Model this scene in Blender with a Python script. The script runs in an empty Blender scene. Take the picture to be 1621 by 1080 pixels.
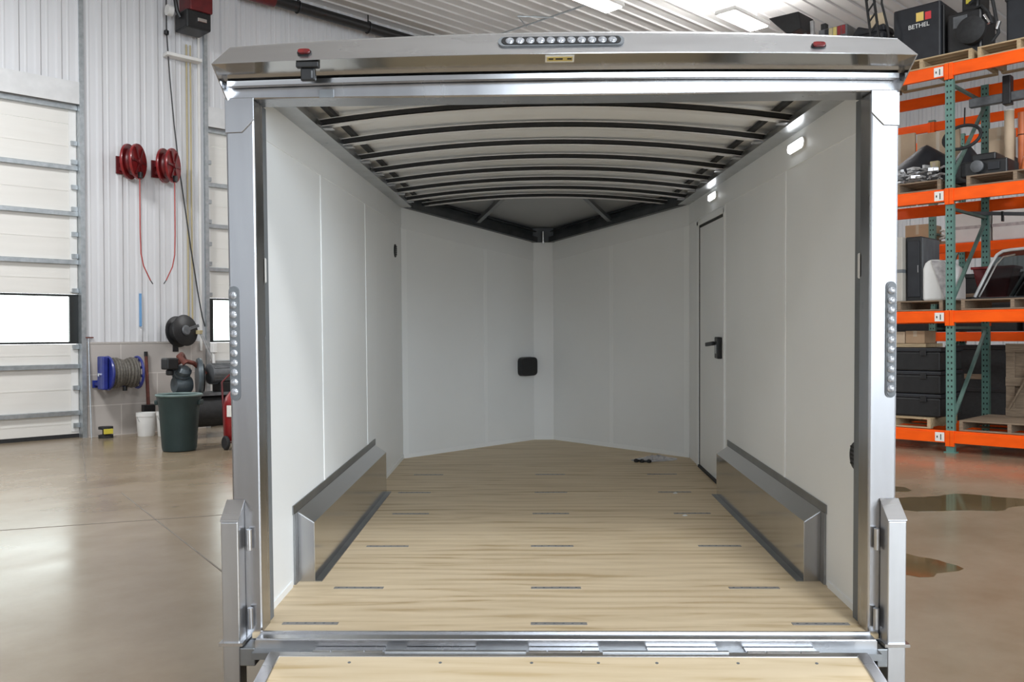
import bpy, bmesh, math, random
from mathutils import Vector, Matrix
PI = math.pi
rnd = random.Random(7)
scn = bpy.context.scene
COL = scn.collection

# ------------------------------------------------------------------ camera, world, exposure, lights
cam_d = bpy.data.cameras.new('camera'); cam = bpy.data.objects.new('camera', cam_d); COL.objects.link(cam)
cam_d.sensor_width = 36.0; cam_d.lens = 1400.0 / 1621.0 * 36.0
cam_d.clip_start = 0.05; cam_d.clip_end = 200
right = Vector((0.99972943, 0.02238711, -0.00631608)); fwd = Vector((-0.02243063, 0.99972454, -0.00690689)); up = Vector((0.00615971, 0.0070467, 0.9999562))
cam.matrix_world = Matrix(((right.x, up.x, -fwd.x, 0), (right.y, up.y, -fwd.y, 0), (right.z, up.z, -fwd.z, 1.6), (0, 0, 0, 1)))
scn.camera = cam
vs = scn.view_settings
vs.view_transform = 'Standard'; vs.look = 'None'; vs.exposure = 0.0; vs.gamma = 1.0; vs.use_curve_mapping = False
scn.cycles.use_denoising = True
scn.cycles.max_bounces = 10; scn.cycles.diffuse_bounces = 6; scn.cycles.glossy_bounces = 5

world = bpy.data.worlds.new('daylight'); scn.world = world; world.use_nodes = True
bg = world.node_tree.nodes['Background']; bg.inputs[0].default_value = (0.93, 0.98, 1.0, 1); bg.inputs[1].default_value = 5.0

# frames of the building: W (wall on the left, x along it, +y behind it) and R (pallet racks, x along them, +y into them)
A1 = Vector((-7.1898, 13.9755, 0)); ROT1 = math.atan2(0.72178, 0.69212)
A2 = Vector((5.5344, 11.8415, 0)); ROT2 = -math.atan2(0.69212, 0.72178)
M1 = Matrix.Translation(A1) @ Matrix.Rotation(ROT1, 4, 'Z')
M2 = Matrix.Translation(A2) @ Matrix.Rotation(ROT2, 4, 'Z')
CEIL = 8.05

def area(name, loc, size, power, color=(1, 1, 1), target=None, sy=None):
    d = bpy.data.lights.new(name, 'AREA'); d.energy = power; d.color = color
    d.shape = 'RECTANGLE'; d.size = size; d.size_y = sy or size
    o = bpy.data.objects.new(name, d); COL.objects.link(o); o.location = loc
    if target is not None:
        o.rotation_euler = (Vector(target) - Vector(loc)).to_track_quat('-Z', 'Y').to_euler()
    return o
# high-bay lamps over the shop (those out of frame), and unseen fill panels added behind the camera
KEYW = (0.955, 0.98, 1.0)
area('high_bay_light_near', (2.3, -1.4, 7.7), 1.3, 380, KEYW, (0.1, 6.0, 0.5))
area('high_bay_light_left', (-6.8, 8.0, 7.7), 1.6, 640, KEYW)
area('high_bay_light_right', (5.6, 6.5, 7.7), 1.6, 330, KEYW)
area('high_bay_light_back', (-3.5, -4.0, 7.7), 1.6, 130, KEYW)
area('high_bay_light_far', (3.0, 17.5, 7.7), 1.6, 380, KEYW)
DAY = (0.80, 0.905, 1.0)
def door_light(name, x, y, z, sx, sz, power, tx, ty):
    area(name, M1 @ Vector((x, y, z)), sx, power, DAY, M1 @ Vector((tx, ty, z)), sz)
door_light('door_daylight_narrow', -8.5, -23.85, 2.9, 2.4, 5.2, 360, -8.5, 0)
door_light('door_daylight_right', -2.2, -23.85, 2.9, 6.6, 5.2, 820, -2.2, 0)      # unseen panels added at the two plain rear walls to light the trailer
door_light('door_daylight_back', -15.85, -16.0, 2.7, 9.0, 4.8, 90, 0, -16.0)
area('high_bay_light_low', (1.6, -6.5, 4.6), 2.5, 230, DAY, (0.0, 5.0, 1.3))  # unseen low fill added to brighten the deep end of the trailer

# ------------------------------------------------------------------ materials
def mat(name, c1, c2=None, rough=0.5, metal=0.0, scale=6.0, stretch=(1, 1, 1), bump=0.0, detail=4.0, coat=0.0, rvar=0.0, spec=0.5):
    m = bpy.data.materials.new(name); m.use_nodes = True
    nt = m.node_tree; b = nt.nodes['Principled BSDF']
    if c2 is None: c2 = tuple(x * 0.9 for x in c1)
    tc = nt.nodes.new('ShaderNodeTexCoord'); mp = nt.nodes.new('ShaderNodeMapping'); mp.inputs['Scale'].default_value = stretch
    nz = nt.nodes.new('ShaderNodeTexNoise'); nz.inputs['Scale'].default_value = scale; nz.inputs['Detail'].default_value = detail
    rp = nt.nodes.new('ShaderNodeValToRGB'); rp.color_ramp.elements[0].position = 0.32; rp.color_ramp.elements[1].position = 0.68
    rp.color_ramp.elements[0].color = (*c2, 1); rp.color_ramp.elements[1].color = (*c1, 1)
    L = nt.links.new
    L(tc.outputs['Object'], mp.inputs['Vector']); L(mp.outputs['Vector'], nz.inputs['Vector'])
    L(nz.outputs['Fac'], rp.inputs['Fac']); L(rp.outputs['Color'], b.inputs['Base Color'])
    b.inputs['Roughness'].default_value = rough; b.inputs['Metallic'].default_value = metal
    b.inputs['Specular IOR Level'].default_value = spec
    if coat: b.inputs['Coat Weight'].default_value = coat; b.inputs['Coat Roughness'].default_value = 0.15
    if rvar:
        mr = nt.nodes.new('ShaderNodeMapRange'); mr.inputs['To Min'].default_value = rough - rvar; mr.inputs['To Max'].default_value = rough + rvar
        L(nz.outputs['Fac'], mr.inputs['Value']); L(mr.outputs['Result'], b.inputs['Roughness'])
    if bump:
        bp = nt.nodes.new('ShaderNodeBump'); bp.inputs['Strength'].default_value = bump; bp.inputs['Distance'].default_value = 0.01
        L(nz.outputs['Fac'], bp.inputs['Height']); L(bp.outputs['Normal'], b.inputs['Normal'])
    return m

def emit(name, c, s):
    m = mat(name, c, c, 0.4); b = m.node_tree.nodes['Principled BSDF']
    b.inputs['Emission Color'].default_value = (*c, 1); b.inputs['Emission Strength'].default_value = s
    return m

def glass(name, tint=(1, 1, 1)):
    m = bpy.data.materials.new(name); m.use_nodes = True; nt = m.node_tree; nt.nodes.remove(nt.nodes['Principled BSDF'])
    out = nt.nodes['Material Output']; t = nt.nodes.new('ShaderNodeBsdfTransparent'); t.inputs[0].default_value = (*tint, 1)
    g = nt.nodes.new('ShaderNodeBsdfGlossy'); g.inputs['Roughness'].default_value = 0.03
    fr = nt.nodes.new('ShaderNodeFresnel'); fr.inputs[0].default_value = 1.45
    mx = nt.nodes.new('ShaderNodeMixShader')
    nt.links.new(fr.outputs[0], mx.inputs[0]); nt.links.new(t.outputs[0], mx.inputs[1]); nt.links.new(g.outputs[0], mx.inputs[2])
    nt.links.new(mx.outputs[0], out.inputs['Surface'])
    return m

def plywood(name, light, dark, seam_y=None):
    """pine ply: grain along X, wide soft growth bands and thin streaks"""
    m = bpy.data.materials.new(name); m.use_nodes = True; nt = m.node_tree; b = nt.nodes['Principled BSDF']; L = nt.links.new
    tc = nt.nodes.new('ShaderNodeTexCoord')
    mp = nt.nodes.new('ShaderNodeMapping'); mp.inputs['Scale'].default_value = (0.5, 4.6, 1)
    n1 = nt.nodes.new('ShaderNodeTexNoise'); n1.inputs['Scale'].default_value = 2.2; n1.inputs['Detail'].default_value = 5; n1.inputs['Distortion'].default_value = 1.6
    mp2 = nt.nodes.new('ShaderNodeMapping'); mp2.inputs['Scale'].default_value = (1.2, 60, 1)
    n2 = nt.nodes.new('ShaderNodeTexNoise'); n2.inputs['Scale'].default_value = 2.0; n2.inputs['Detail'].default_value = 4
    mp3 = nt.nodes.new('ShaderNodeMapping'); mp3.inputs['Scale'].default_value = (0.35, 1.9, 1)
    wv = nt.nodes.new('ShaderNodeTexWave'); wv.wave_type = 'BANDS'; wv.bands_direction = 'Y'; wv.inputs['Scale'].default_value = 2.0
    wv.inputs['Distortion'].default_value = 9.0; wv.inputs['Detail'].default_value = 2.5; wv.inputs['Detail Scale'].default_value = 0.7
    for a, c in ((mp, n1), (mp2, n2), (mp3, wv)):
        L(tc.outputs['Object'], a.inputs['Vector']); L(a.outputs['Vector'], c.inputs['Vector'])
    def math_(op, a, bb):
        n = nt.nodes.new('ShaderNodeMath'); n.operation = op
        for i, v in enumerate((a, bb)):
            if isinstance(v, (int, float)): n.inputs[i].default_value = v
            else: L(v, n.inputs[i])
        return n.outputs[0]
    s = math_('ADD', math_('MULTIPLY', n1.outputs['Fac'], 0.74), math_('MULTIPLY', n2.outputs['Fac'], 0.16))
    s = math_('ADD', s, math_('MULTIPLY', wv.outputs['Fac'], 0.14))
    rp = nt.nodes.new('ShaderNodeValToRGB'); e = rp.color_ramp.elements
    e[0].position = 0.34; e[0].color = (*dark, 1); e[1].position = 0.62; e[1].color = (*light, 1)
    mid = rp.color_ramp.elements.new(0.46); mid.color = (*[0.35 * d + 0.65 * l for d, l in zip(dark, light)], 1)
    L(s, rp.inputs['Fac']); L(rp.outputs['Color'], b.inputs['Base Color'])
    b.inputs['Roughness'].default_value = 0.55
    return m

def blockwork(name):
    m = bpy.data.materials.new(name); m.use_nodes = True; nt = m.node_tree; b = nt.nodes['Principled BSDF']; L = nt.links.new
    tc = nt.nodes.new('ShaderNodeTexCoord'); sx = nt.nodes.new('ShaderNodeSeparateXYZ'); cx = nt.nodes.new('ShaderNodeCombineXYZ')
    br = nt.nodes.new('ShaderNodeTexBrick'); br.inputs['Scale'].default_value = 1.0; br.inputs['Brick Width'].default_value = 1.2; br.inputs['Row Height'].default_value = 0.5
    br.inputs['Mortar Size'].default_value = 0.008; br.inputs['Color1'].default_value = (.42, .38, .35, 1); br.inputs['Color2'].default_value = (.47, .43, .40, 1); br.inputs['Mortar'].default_value = (.60, .56, .52, 1)
    L(tc.outputs['Object'], sx.inputs[0]); L(sx.outputs['X'], cx.inputs['X']); L(sx.outputs['Z'], cx.inputs['Y']); L(cx.outputs[0], br.inputs['Vector'])
    L(br.outputs['Color'], b.inputs['Base Color']); b.inputs['Roughness'].default_value = 0.8
    return m

def concrete(name):
    m = bpy.data.materials.new(name); m.use_nodes = True; nt = m.node_tree; b = nt.nodes['Principled BSDF']; L = nt.links.new
    tc = nt.nodes.new('ShaderNodeTexCoord')
    n1 = nt.nodes.new('ShaderNodeTexNoise'); n1.inputs['Scale'].default_value = 0.9; n1.inputs['Detail'].default_value = 8; n1.inputs['Roughness'].default_value = 0.65
    n2 = nt.nodes.new('ShaderNodeTexNoise'); n2.inputs['Scale'].default_value = 0.22; n2.inputs['Detail'].default_value = 3
    mp = nt.nodes.new('ShaderNodeMapping'); mp.inputs['Rotation'].default_value = (0, 0, 0.55); mp.inputs['Scale'].default_value = (0.9, 1.4, 1)
    n3 = nt.nodes.new('ShaderNodeTexNoise'); n3.inputs['Scale'].default_value = 1.5; n3.inputs['Detail'].default_value = 6
    L(tc.outputs['Object'], n1.inputs['Vector']); L(tc.outputs['Object'], n2.inputs['Vector']); L(tc.outputs['Object'], mp.inputs['Vector']); L(mp.outputs['Vector'], n3.inputs['Vector'])
    rp = nt.nodes.new('ShaderNodeValToRGB'); e = rp.color_ramp.elements
    e[0].position = 0.3; e[0].color = (.205, .150, .092, 1); e[1].position = 0.70; e[1].color = (.305, .245, .175, 1)
    mx = nt.nodes.new('ShaderNodeMix'); mx.data_type = 'FLOAT'; mx.inputs['Factor'].default_value = 0.25
    L(n1.outputs['Fac'], mx.inputs['A']); L(n3.outputs['Fac'], mx.inputs['B']); L(mx.outputs['Result'], rp.inputs['Fac']); L(rp.outputs['Color'], b.inputs['Base Color'])
    mr = nt.nodes.new('ShaderNodeMapRange'); mr.inputs['To Min'].default_value = 0.14; mr.inputs['To Max'].default_value = 0.32
    L(n3.outputs['Fac'], mr.inputs['Value']); L(mr.outputs['Result'], b.inputs['Roughness'])
    b.inputs['Specular IOR Level'].default_value = 0.6
    bp = nt.nodes.new('ShaderNodeBump'); bp.inputs['Strength'].default_value = 0.06; bp.inputs['Distance'].default_value = 0.02
    L(n1.outputs['Fac'], bp.inputs['Height']); L(bp.outputs['Normal'], b.inputs['Normal'])
    return m

MT = dict(
    alu=mat('mill_aluminium', (.49, .49, .505), (.40, .40, .415), .26, 1.0, 9, (1, 1, .12), rvar=.06, bump=.02),
    alu_h=mat('mill_aluminium_horizontal', (.64, .64, .655), (.56, .56, .575), .27, 1.0, 9, (.12, 1, 1), rvar=.06, bump=.02),
    alu_bright=mat('polished_aluminium', (.68, .68, .69), (.62, .62, .63), .17, 1.0, 3, (.3, 1, 1), rvar=.05),
    alu_dark=mat('dull_aluminium', (.36, .37, .38), (.27, .28, .29), .42, 1.0, 6, rvar=.08),
    soffit=mat('mirror_soffit', (.66, .65, .64), (.58, .57, .55), .13, 1.0, 2, (.5, 1, 1), rvar=.05),
    bow=mat('bow_aluminium', (.88, .87, .86), (.80, .79, .78), .42, .4, 9, (.12, 1, 1)),
    strip=mat('zinc_strip', (.31, .295, .28), (.25, .24, .23), .5, .3, 30),
    alu_tube=mat('tube_aluminium', (.58, .58, .59), (.48, .48, .49), .32, 1.0, 9, (1, 1, .12), rvar=.06),
    nose_dark=mat('dark_nose_rail', (.085, .09, .095), (.055, .06, .065), .4, .6, 8),
    rail=mat('rail_aluminium', (.58, .59, .60), (.44, .45, .46), .30, 1.0, 7, rvar=.08),
    galv=mat('galvanised_steel', (.52, .55, .57), (.40, .43, .45), .42, .85, 14),
    panel=mat('white_trailer_panel', (.86, .87, .87), (.84, .85, .85), .38, 0, 2),
    band=mat('white_cove_panel', (.82, .83, .83), (.80, .81, .81), .42, 0, 2),
    seam=mat('white_seam_trim', (.90, .91, .91), (.88, .89, .89), .35, 0, 2),
    roofskin=mat('roof_sheet', (.90, .90, .90), (.84, .84, .84), .40, .12, 3, (.3, 1, 1)),
    ply=plywood('pine_plywood_floor', (.68, .55, .375), (.45, .33, .185)),
    ply_r=plywood('pine_plywood_ramp', (.70, .57, .39), (.54, .40, .22)),
    black=mat('black_plastic', (.014, .014, .015), (.009, .009, .010), .42, 0, 20),
    rubber=mat('black_rubber', (.022, .022, .023), (.013, .013, .014), .7, 0, 20),
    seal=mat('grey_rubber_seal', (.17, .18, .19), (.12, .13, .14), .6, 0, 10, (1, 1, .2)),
    skin=mat('trailer_skin', (.10, .10, .11), (.09, .09, .10), .3, 0, 3, coat=.4),
    redlens=mat('red_lens', (.20, .012, .012), (.10, .006, .008), .15, 0, 60, coat=.5),
    clear=mat('clear_led_lens', (.50, .51, .54), (.22, .23, .25), .12, .3, 90, coat=.6),
    chrome=mat('chrome', (.85, .85, .86), (.80, .80, .81), .12, 1.0, 10),
    yellow_l=mat('yellow_label', (.62, .50, .17), (.56, .44, .13), .5, 0, 30),
    labelwhite=mat('white_label', (.80, .78, .73), (.74, .72, .68), .55, 0, 30),
    ink=mat('dark_print', (.035, .03, .02), None, .6),
    wall=mat('white_steel_siding', (.66, .66, .675), (.63, .63, .645), .42, 0, .6),
    ceil=mat('white_steel_ceiling', (.66, .65, .64), (.62, .61, .60), .38, 0, .6),
    door=mat('white_door_section', (.74, .72, .68), (.71, .69, .65), .45, 0, 1, (1, 1, 12)),
    block=blockwork('grey_block_wall'), concrete=concrete('polished_concrete'),
    pane=glass('window_glass', (.97, 1, .98)), wrap=None, tint=glass('tinted_glass', (.42, .45, .45)),
    frame_k=mat('black_window_frame', (.018, .02, .02), None, .4),
    orange=mat('orange_beam_paint', (.98, .115, .004), (.84, .09, .003), .42, 0, 7, (.4, 1, 1), spec=.25),
    green=mat('green_upright_paint', (.125, .25, .21), (.09, .195, .165), .45, 0, 8, (1, 1, .3)),
    greend=mat('green_brace_paint', (.12, .19, .16), (.08, .14, .12), .5, 0, 8),
    hole=mat('slot_shadow', (.012, .016, .016), None, .8),
    pine=mat('pallet_pine', (.50, .38, .23), (.36, .26, .15), .7, 0, 5, (1, 8, 8)),
    pine_old=mat('pallet_weathered', (.27, .20, .135), (.17, .12, .08), .75, 0, 5, (1, 8, 8)),
    card=mat('cardboard', (.46, .31, .19), (.40, .265, .16), .75, 0, 4),
    card_lt=mat('pale_cardboard', (.55, .42, .29), (.48, .36, .25), .75, 0, 4),
    tape=mat('packing_tape', (.50, .40, .29), None, .3),
    beige=mat('beige_sheet', (.45, .42, .37), (.40, .37, .33), .5, 0, 3),
    whitep=mat('white_plastic', (.78, .77, .75), (.72, .71, .69), .4, 0, 4),
    film=mat('crumpled_film', (.62, .60, .60), (.38, .36, .37), .14, .1, 14, bump=.5, coat=.5),
    steel=mat('bare_steel', (.62, .62, .63), (.45, .45, .46), .28, 1.0, 12),
    steel_s=mat('painted_silver', (.66, .66, .66), (.50, .50, .51), .35, .6, 12),
    redp=mat('red_paint', (.27, .012, .014), (.17, .008, .010), .35, 0, 8, coat=.2),
    redd=mat('dark_red_paint', (.16, .012, .014), (.09, .008, .010), .4, 0, 8),
    redhose=mat('red_hose', (.42, .06, .05), (.34, .04, .035), .5, 0, 9),
    bluep=mat('blue_paint', (.02, .035, .26), (.014, .022, .17), .4, 0, 8, coat=.2),
    bluel=mat('pale_blue_plastic', (.16, .35, .62), None, .5),
    hose=mat('brown_hose', (.15, .135, .115), (.07, .062, .052), .6, 0, 40),
    cangreen=mat('dark_green_plastic', (.020, .040, .040), (.015, .031, .032), .5, 0, 4),
    canrim=mat('worn_plastic_rim', (.16, .22, .21), (.10, .15, .145), .5, 0, 8),
    grey=mat('grey_machine_paint', (.15, .155, .165), (.09, .095, .10), .45, .2, 10),
    blueg=mat('blue_grey_casting', (.10, .125, .14), (.055, .07, .08), .4, .2, 10),
    rust=mat('rusty_red_stick', (.17, .045, .03), (.10, .03, .022), .65, 0, 14),
    yellow=mat('yellow_plastic', (.62, .52, .06), None, .4),
    tan=mat('tan_paint', (.50, .42, .24), None, .5),
    orange_p=mat('orange_plastic', (.70, .19, .06), (.52, .12, .04), .4),
    navy=mat('black_vinyl_cover', (.018, .020, .025), (.011, .012, .016), .5, 0, 6),
    logo_y=mat('yellow_decal', (.84, .60, .16), None, .5), logo_r=mat('red_decal', (.68, .05, .06), None, .5), logo_w=mat('white_decal', (.85, .85, .83), None, .5),
    puddle=mat('wet_concrete', (.135, .092, .042), (.105, .070, .032), .07, 0, 1.2, rvar=.03, spec=.6),
    bayup=emit('lit_uplight_lens', (1, .99, .97), 320.0),
    dome=emit('lit_dome_lens', (.95, .98, 1.0), 9.0), bay=emit('lit_high_bay_lens', (1, .99, .97), 14.0),
)

# ------------------------------------------------------------------ mesh builder
class MB:
    def __init__(s): s.bm = bmesh.new()
    def faces(s, vs_, fs):
        v = [s.bm.verts.new(p) for p in vs_]
        for f in fs:
            try: s.bm.faces.new([v[i] for i in f])
            except ValueError: pass
        return s
    def bx(s, x0, x1, y0, y1, z0, z1):
        return s.faces([(x0, y0, z0), (x1, y0, z0), (x1, y1, z0), (x0, y1, z0), (x0, y0, z1), (x1, y0, z1), (x1, y1, z1), (x0, y1, z1)],
                       [(0, 3, 2, 1), (4, 5, 6, 7), (0, 1, 5, 4), (1, 2, 6, 5), (2, 3, 7, 6), (3, 0, 4, 7)])
    def box(s, c, size, rz=0, rx=0, ry=0):
        hx, hy, hz = (q / 2 for q in size)
        m = Matrix.Translation(c) @ Matrix.Rotation(rz, 4, 'Z') @ Matrix.Rotation(rx, 4, 'X') @ Matrix.Rotation(ry, 4, 'Y')
        P = [m @ Vector(p) for p in ((-hx, -hy, -hz), (hx, -hy, -hz), (hx, hy, -hz), (-hx, hy, -hz), (-hx, -hy, hz), (hx, -hy, hz), (hx, hy, hz), (-hx, hy, hz))]
        return s.faces(P, [(0, 3, 2, 1), (4, 5, 6, 7), (0, 1, 5, 4), (1, 2, 6, 5), (2, 3, 7, 6), (3, 0, 4, 7)])
    def bar(s, a, b, w, h, upv=(0, 0, 1)):
        a, b = Vector(a), Vector(b); d = (b - a).normalized(); sd = d.cross(Vector(upv))
        if sd.length < 1e-4: sd = d.cross(Vector((1, 0, 0)))
        sd.normalize(); u = sd.cross(d); P = []
        for q in (a, b):
            for i, j in ((-1, -1), (1, -1), (1, 1), (-1, 1)): P.append(q + sd * (i * w / 2) + u * (j * h / 2))
        return s.faces(P, [(0, 1, 2, 3), (7, 6, 5, 4), (0, 4, 5, 1), (1, 5, 6, 2), (2, 6, 7, 3), (3, 7, 4, 0)])
    def cyl(s, a, b, r0, r1=None, n=20):
        return s.tube([a, b], r0, n, r1)
    def tube(s, pts, r, n=10, r1=None, closed=False):
        pts = [Vector(p) for p in pts]; k = len(pts); rings = []; prev = None
        for i, p in enumerate(pts):
            if closed: t = pts[(i + 1) % k] - pts[i - 1]
            else: t = pts[min(i + 1, k - 1)] - pts[max(i - 1, 0)]
            t.normalize()
            if prev is None:
                a = t.cross(Vector((0, 0, 1)))
                if a.length < 1e-3: a = t.cross(Vector((1, 0, 0)))
            else: a = prev - t * prev.dot(t)
            a.normalize(); prev = a; c = t.cross(a)
            rr = r if r1 is None else r + (r1 - r) * i / max(1, k - 1)
            rings.append([s.bm.verts.new(p + (a * math.cos(2 * PI * j / n) + c * math.sin(2 * PI * j / n)) * rr) for j in range(n)])
        for i in range(k if closed else k - 1):
            A, B = rings[i], rings[(i + 1) % k]
            for j in range(n): s.bm.faces.new((A[j], A[(j + 1) % n], B[(j + 1) % n], B[j]))
        if not closed:
            s.bm.faces.new(rings[0][::-1]); s.bm.faces.new(rings[-1])
        return s
    def prism(s, poly, plane, a0, a1):
        """extrude a 2-D outline; plane 'xz' along y, 'yz' along x, 'xy' along z"""
        f = {'xz': lambda p, a: (p[0], a, p[1]), 'yz': lambda p, a: (a, p[0], p[1]), 'xy': lambda p, a: (p[0], p[1], a)}[plane]
        n = len(poly)
        return s.faces([f(p, a0) for p in poly] + [f(p, a1) for p in poly],
                       [tuple(range(n))[::-1], tuple(range(n, 2 * n))] + [(i, (i + 1) % n, n + (i + 1) % n, n + i) for i in range(n)])
    def lathe(s, prof, c, axis=(0, 0, 1), n=28, cap=True):
        ax = Vector(axis).normalized(); a = ax.cross(Vector((1, 0, 0)))
        if a.length < .1: a = ax.cross(Vector((0, 1, 0)))
        a.normalize(); b = ax.cross(a); c = Vector(c); rings = []
        for r, h in prof:
            rings.append([s.bm.verts.new(c + ax * h + (a * math.cos(2 * PI * j / n) + b * math.sin(2 * PI * j / n)) * max(r, 1e-4)) for j in range(n)])
        for i in range(len(rings) - 1):
            for j in range(n): s.bm.faces.new((rings[i][j], rings[i][(j + 1) % n], rings[i + 1][(j + 1) % n], rings[i + 1][j]))
        if cap: s.bm.faces.new(rings[0][::-1]); s.bm.faces.new(rings[-1])
        return s
    def build(s, name, m, parent=None, bevel=0.0, smooth=False, seg=2):
        bmesh.ops.recalc_face_normals(s.bm, faces=s.bm.faces)
        me = bpy.data.meshes.new(name); s.bm.to_mesh(me); s.bm.free()
        me.materials.append(MT[m] if isinstance(m, str) else m)
        o = bpy.data.objects.new(name, me); COL.objects.link(o)
        if parent is not None: o.parent = parent
        if smooth:
            for p in me.polygons: p.use_smooth = True
            try: me.set_sharp_from_angle(angle=math.radians(40))
            except Exception: pass
        if bevel:
            b = o.modifiers.new('bevel', 'BEVEL'); b.width = bevel; b.segments = seg; b.limit_method = 'ANGLE'; b.angle_limit = math.radians(35)
        return o

def tag(o, label=None, cat=None, group=None, kind=None):
    if label: o['label'] = label
    if cat: o['category'] = cat
    if group: o['group'] = group
    if kind: o['kind'] = kind
    return o
def empty(name, loc, rot=(0, 0, 0)):
    o = bpy.data.objects.new(name, None); COL.objects.link(o); o.empty_display_size = 0.2
    o.location = loc; o.rotation_euler = rot
    return o
def struct(o): o['kind'] = 'structure'; return o
def wthing(name, x, y, z, label, cat, group=None):       # a thing placed in the left wall's frame
    return tag(empty(name, M1 @ Vector((x, y, z)), (0, 0, ROT1)), label, cat, group)
def rthing(name, x, y, z, label, cat, group=None):       # a thing placed in the racks' frame
    return tag(empty(name, M2 @ Vector((x, y, z)), (0, 0, ROT2)), label, cat, group)
def copy_tree(o, parent=None):
    c = o.copy(); COL.objects.link(c)
    if parent is not None: c.parent = parent
    for ch in list(o.children): copy_tree(ch, c)
    return c
def text_mesh(name, body, size, m, parent, mtx, depth=0.002):
    cu = bpy.data.curves.new(name, 'FONT'); cu.body = body; cu.size = size; cu.extrude = depth; cu.align_x = 'CENTER'; cu.align_y = 'CENTER'
    t = bpy.data.objects.new(name, cu); COL.objects.link(t)
    dg = bpy.context.evaluated_depsgraph_get()
    me = bpy.data.meshes.new_from_object(t.evaluated_get(dg)); bpy.data.objects.remove(t)
    me.transform(mtx); me.materials.clear(); me.materials.append(MT[m])
    o = bpy.data.objects.new(name, me); COL.objects.link(o); o.parent = parent
    return o
def superellipse(rx, rz, n=24, e=4.0):
    return [(rx * math.copysign(abs(math.cos(a)) ** (2 / e), math.cos(a)), rz * math.copysign(abs(math.sin(a)) ** (2 / e), math.sin(a))) for a in (2 * PI * i / n for i in range(n))]
def stadium(L, r, n=8):
    """outline along x with round ends"""
    P = [((L / 2 - r) + r * math.cos(a), r * math.sin(a)) for a in (-PI / 2 + PI * i / n for i in range(n + 1))]
    return P + [(-(L / 2 - r) + r * math.cos(a), r * math.sin(a)) for a in (PI / 2 + PI * i / n for i in range(n + 1))]

# ------------------------------------------------------------------ the shop building
def at1(o): o.location = A1; o.rotation_euler = (0, 0, ROT1); return o
def at2(o): o.location = A2; o.rotation_euler = (0, 0, ROT2); return o

f = MB().bx(-16, 17.95, -24, 0.6, -0.15, 0.0).build('floor', 'concrete'); struct(at1(f))
# saw-cut joints in the slab are thin grooves filled with dark sealant
j = MB()
for (a, b) in (((-0.22, -0.62), (-1.55, -4.6)), ((-1.55, -5.6), (-2.55, -10.6)), ((-6.0, -5.2), (2.0, -9.0))):
    j.bar((a[0], a[1], 0.0005), (b[0], b[1], 0.0005), 0.012, 0.003)
struct(at1(j.build('trim_1', mat('joint_sealant', (.20, .17, .14), (.15, .13, .11), .7))))

def siding(mb, x0, x1, z0, z1, y=0.0, pitch=0.305):
    """ribbed steel siding on the face y (room side is -y) with a backing slab"""
    prof = []; k0 = math.floor(x0 / pitch) - 1
    for k in range(k0, int(x1 / pitch) + 2):
        X = k * pitch
        for dx, dy in ((-.055, 0), (-.03, -.032), (.03, -.032), (.055, 0), (.118, 0), (.128, -.008), (.148, -.008), (.158, 0)):
            prof.append((X + dx, y + dy))
    prof = [(x0, y)] + [p for p in prof if x0 < p[0] < x1] + [(x1, y)]
    n = len(prof)
    mb.faces([(p[0], p[1], z0) for p in prof] + [(p[0], p[1], z1) for p in prof], [(i, i + 1, n + i + 1, n + i) for i in range(n - 1)])
    mb.bx(x0, x1, y + .002, y + .2, z0, z1)
DOORTOP = 5.33
w = MB()
siding(w, 0.05, 2.08, 1.51, CEIL); siding(w, -6.0, 0.05, DOORTOP, CEIL); siding(w, 2.08, 7.3, DOORTOP, CEIL); siding(w, 7.3, 17.9, 0, CEIL)
w.bx(-16, -6.0, 0, .2, 0, CEIL)
struct(at1(w.build('wall_left', 'wall')))
struct(at1(MB().bx(0.05, 2.08, -0.025, 0.2, 0, 1.50).bx(0.05, 2.08, -0.035, 0.2, 1.50, 1.525).build('trim_2', 'block')))
t = MB().bx(-6.0, 0.0, -0.05, -0.033, DOORTOP - .02, DOORTOP + .33).bx(2.13, 7.3, -0.05, -0.033, DOORTOP - .02, DOORTOP + .33)
struct(at1(t.build('trim_3', mat('white_fascia', (.68, .68, .68), None, .45))))
t = MB()
for x0, x1 in ((-0.02, 0.05), (2.065, 2.13)):
    t.bx(x0, x1, -0.06, 0.2, 0, CEIL - .02)
struct(at1(t.build('trim_4', 'galv')))
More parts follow.
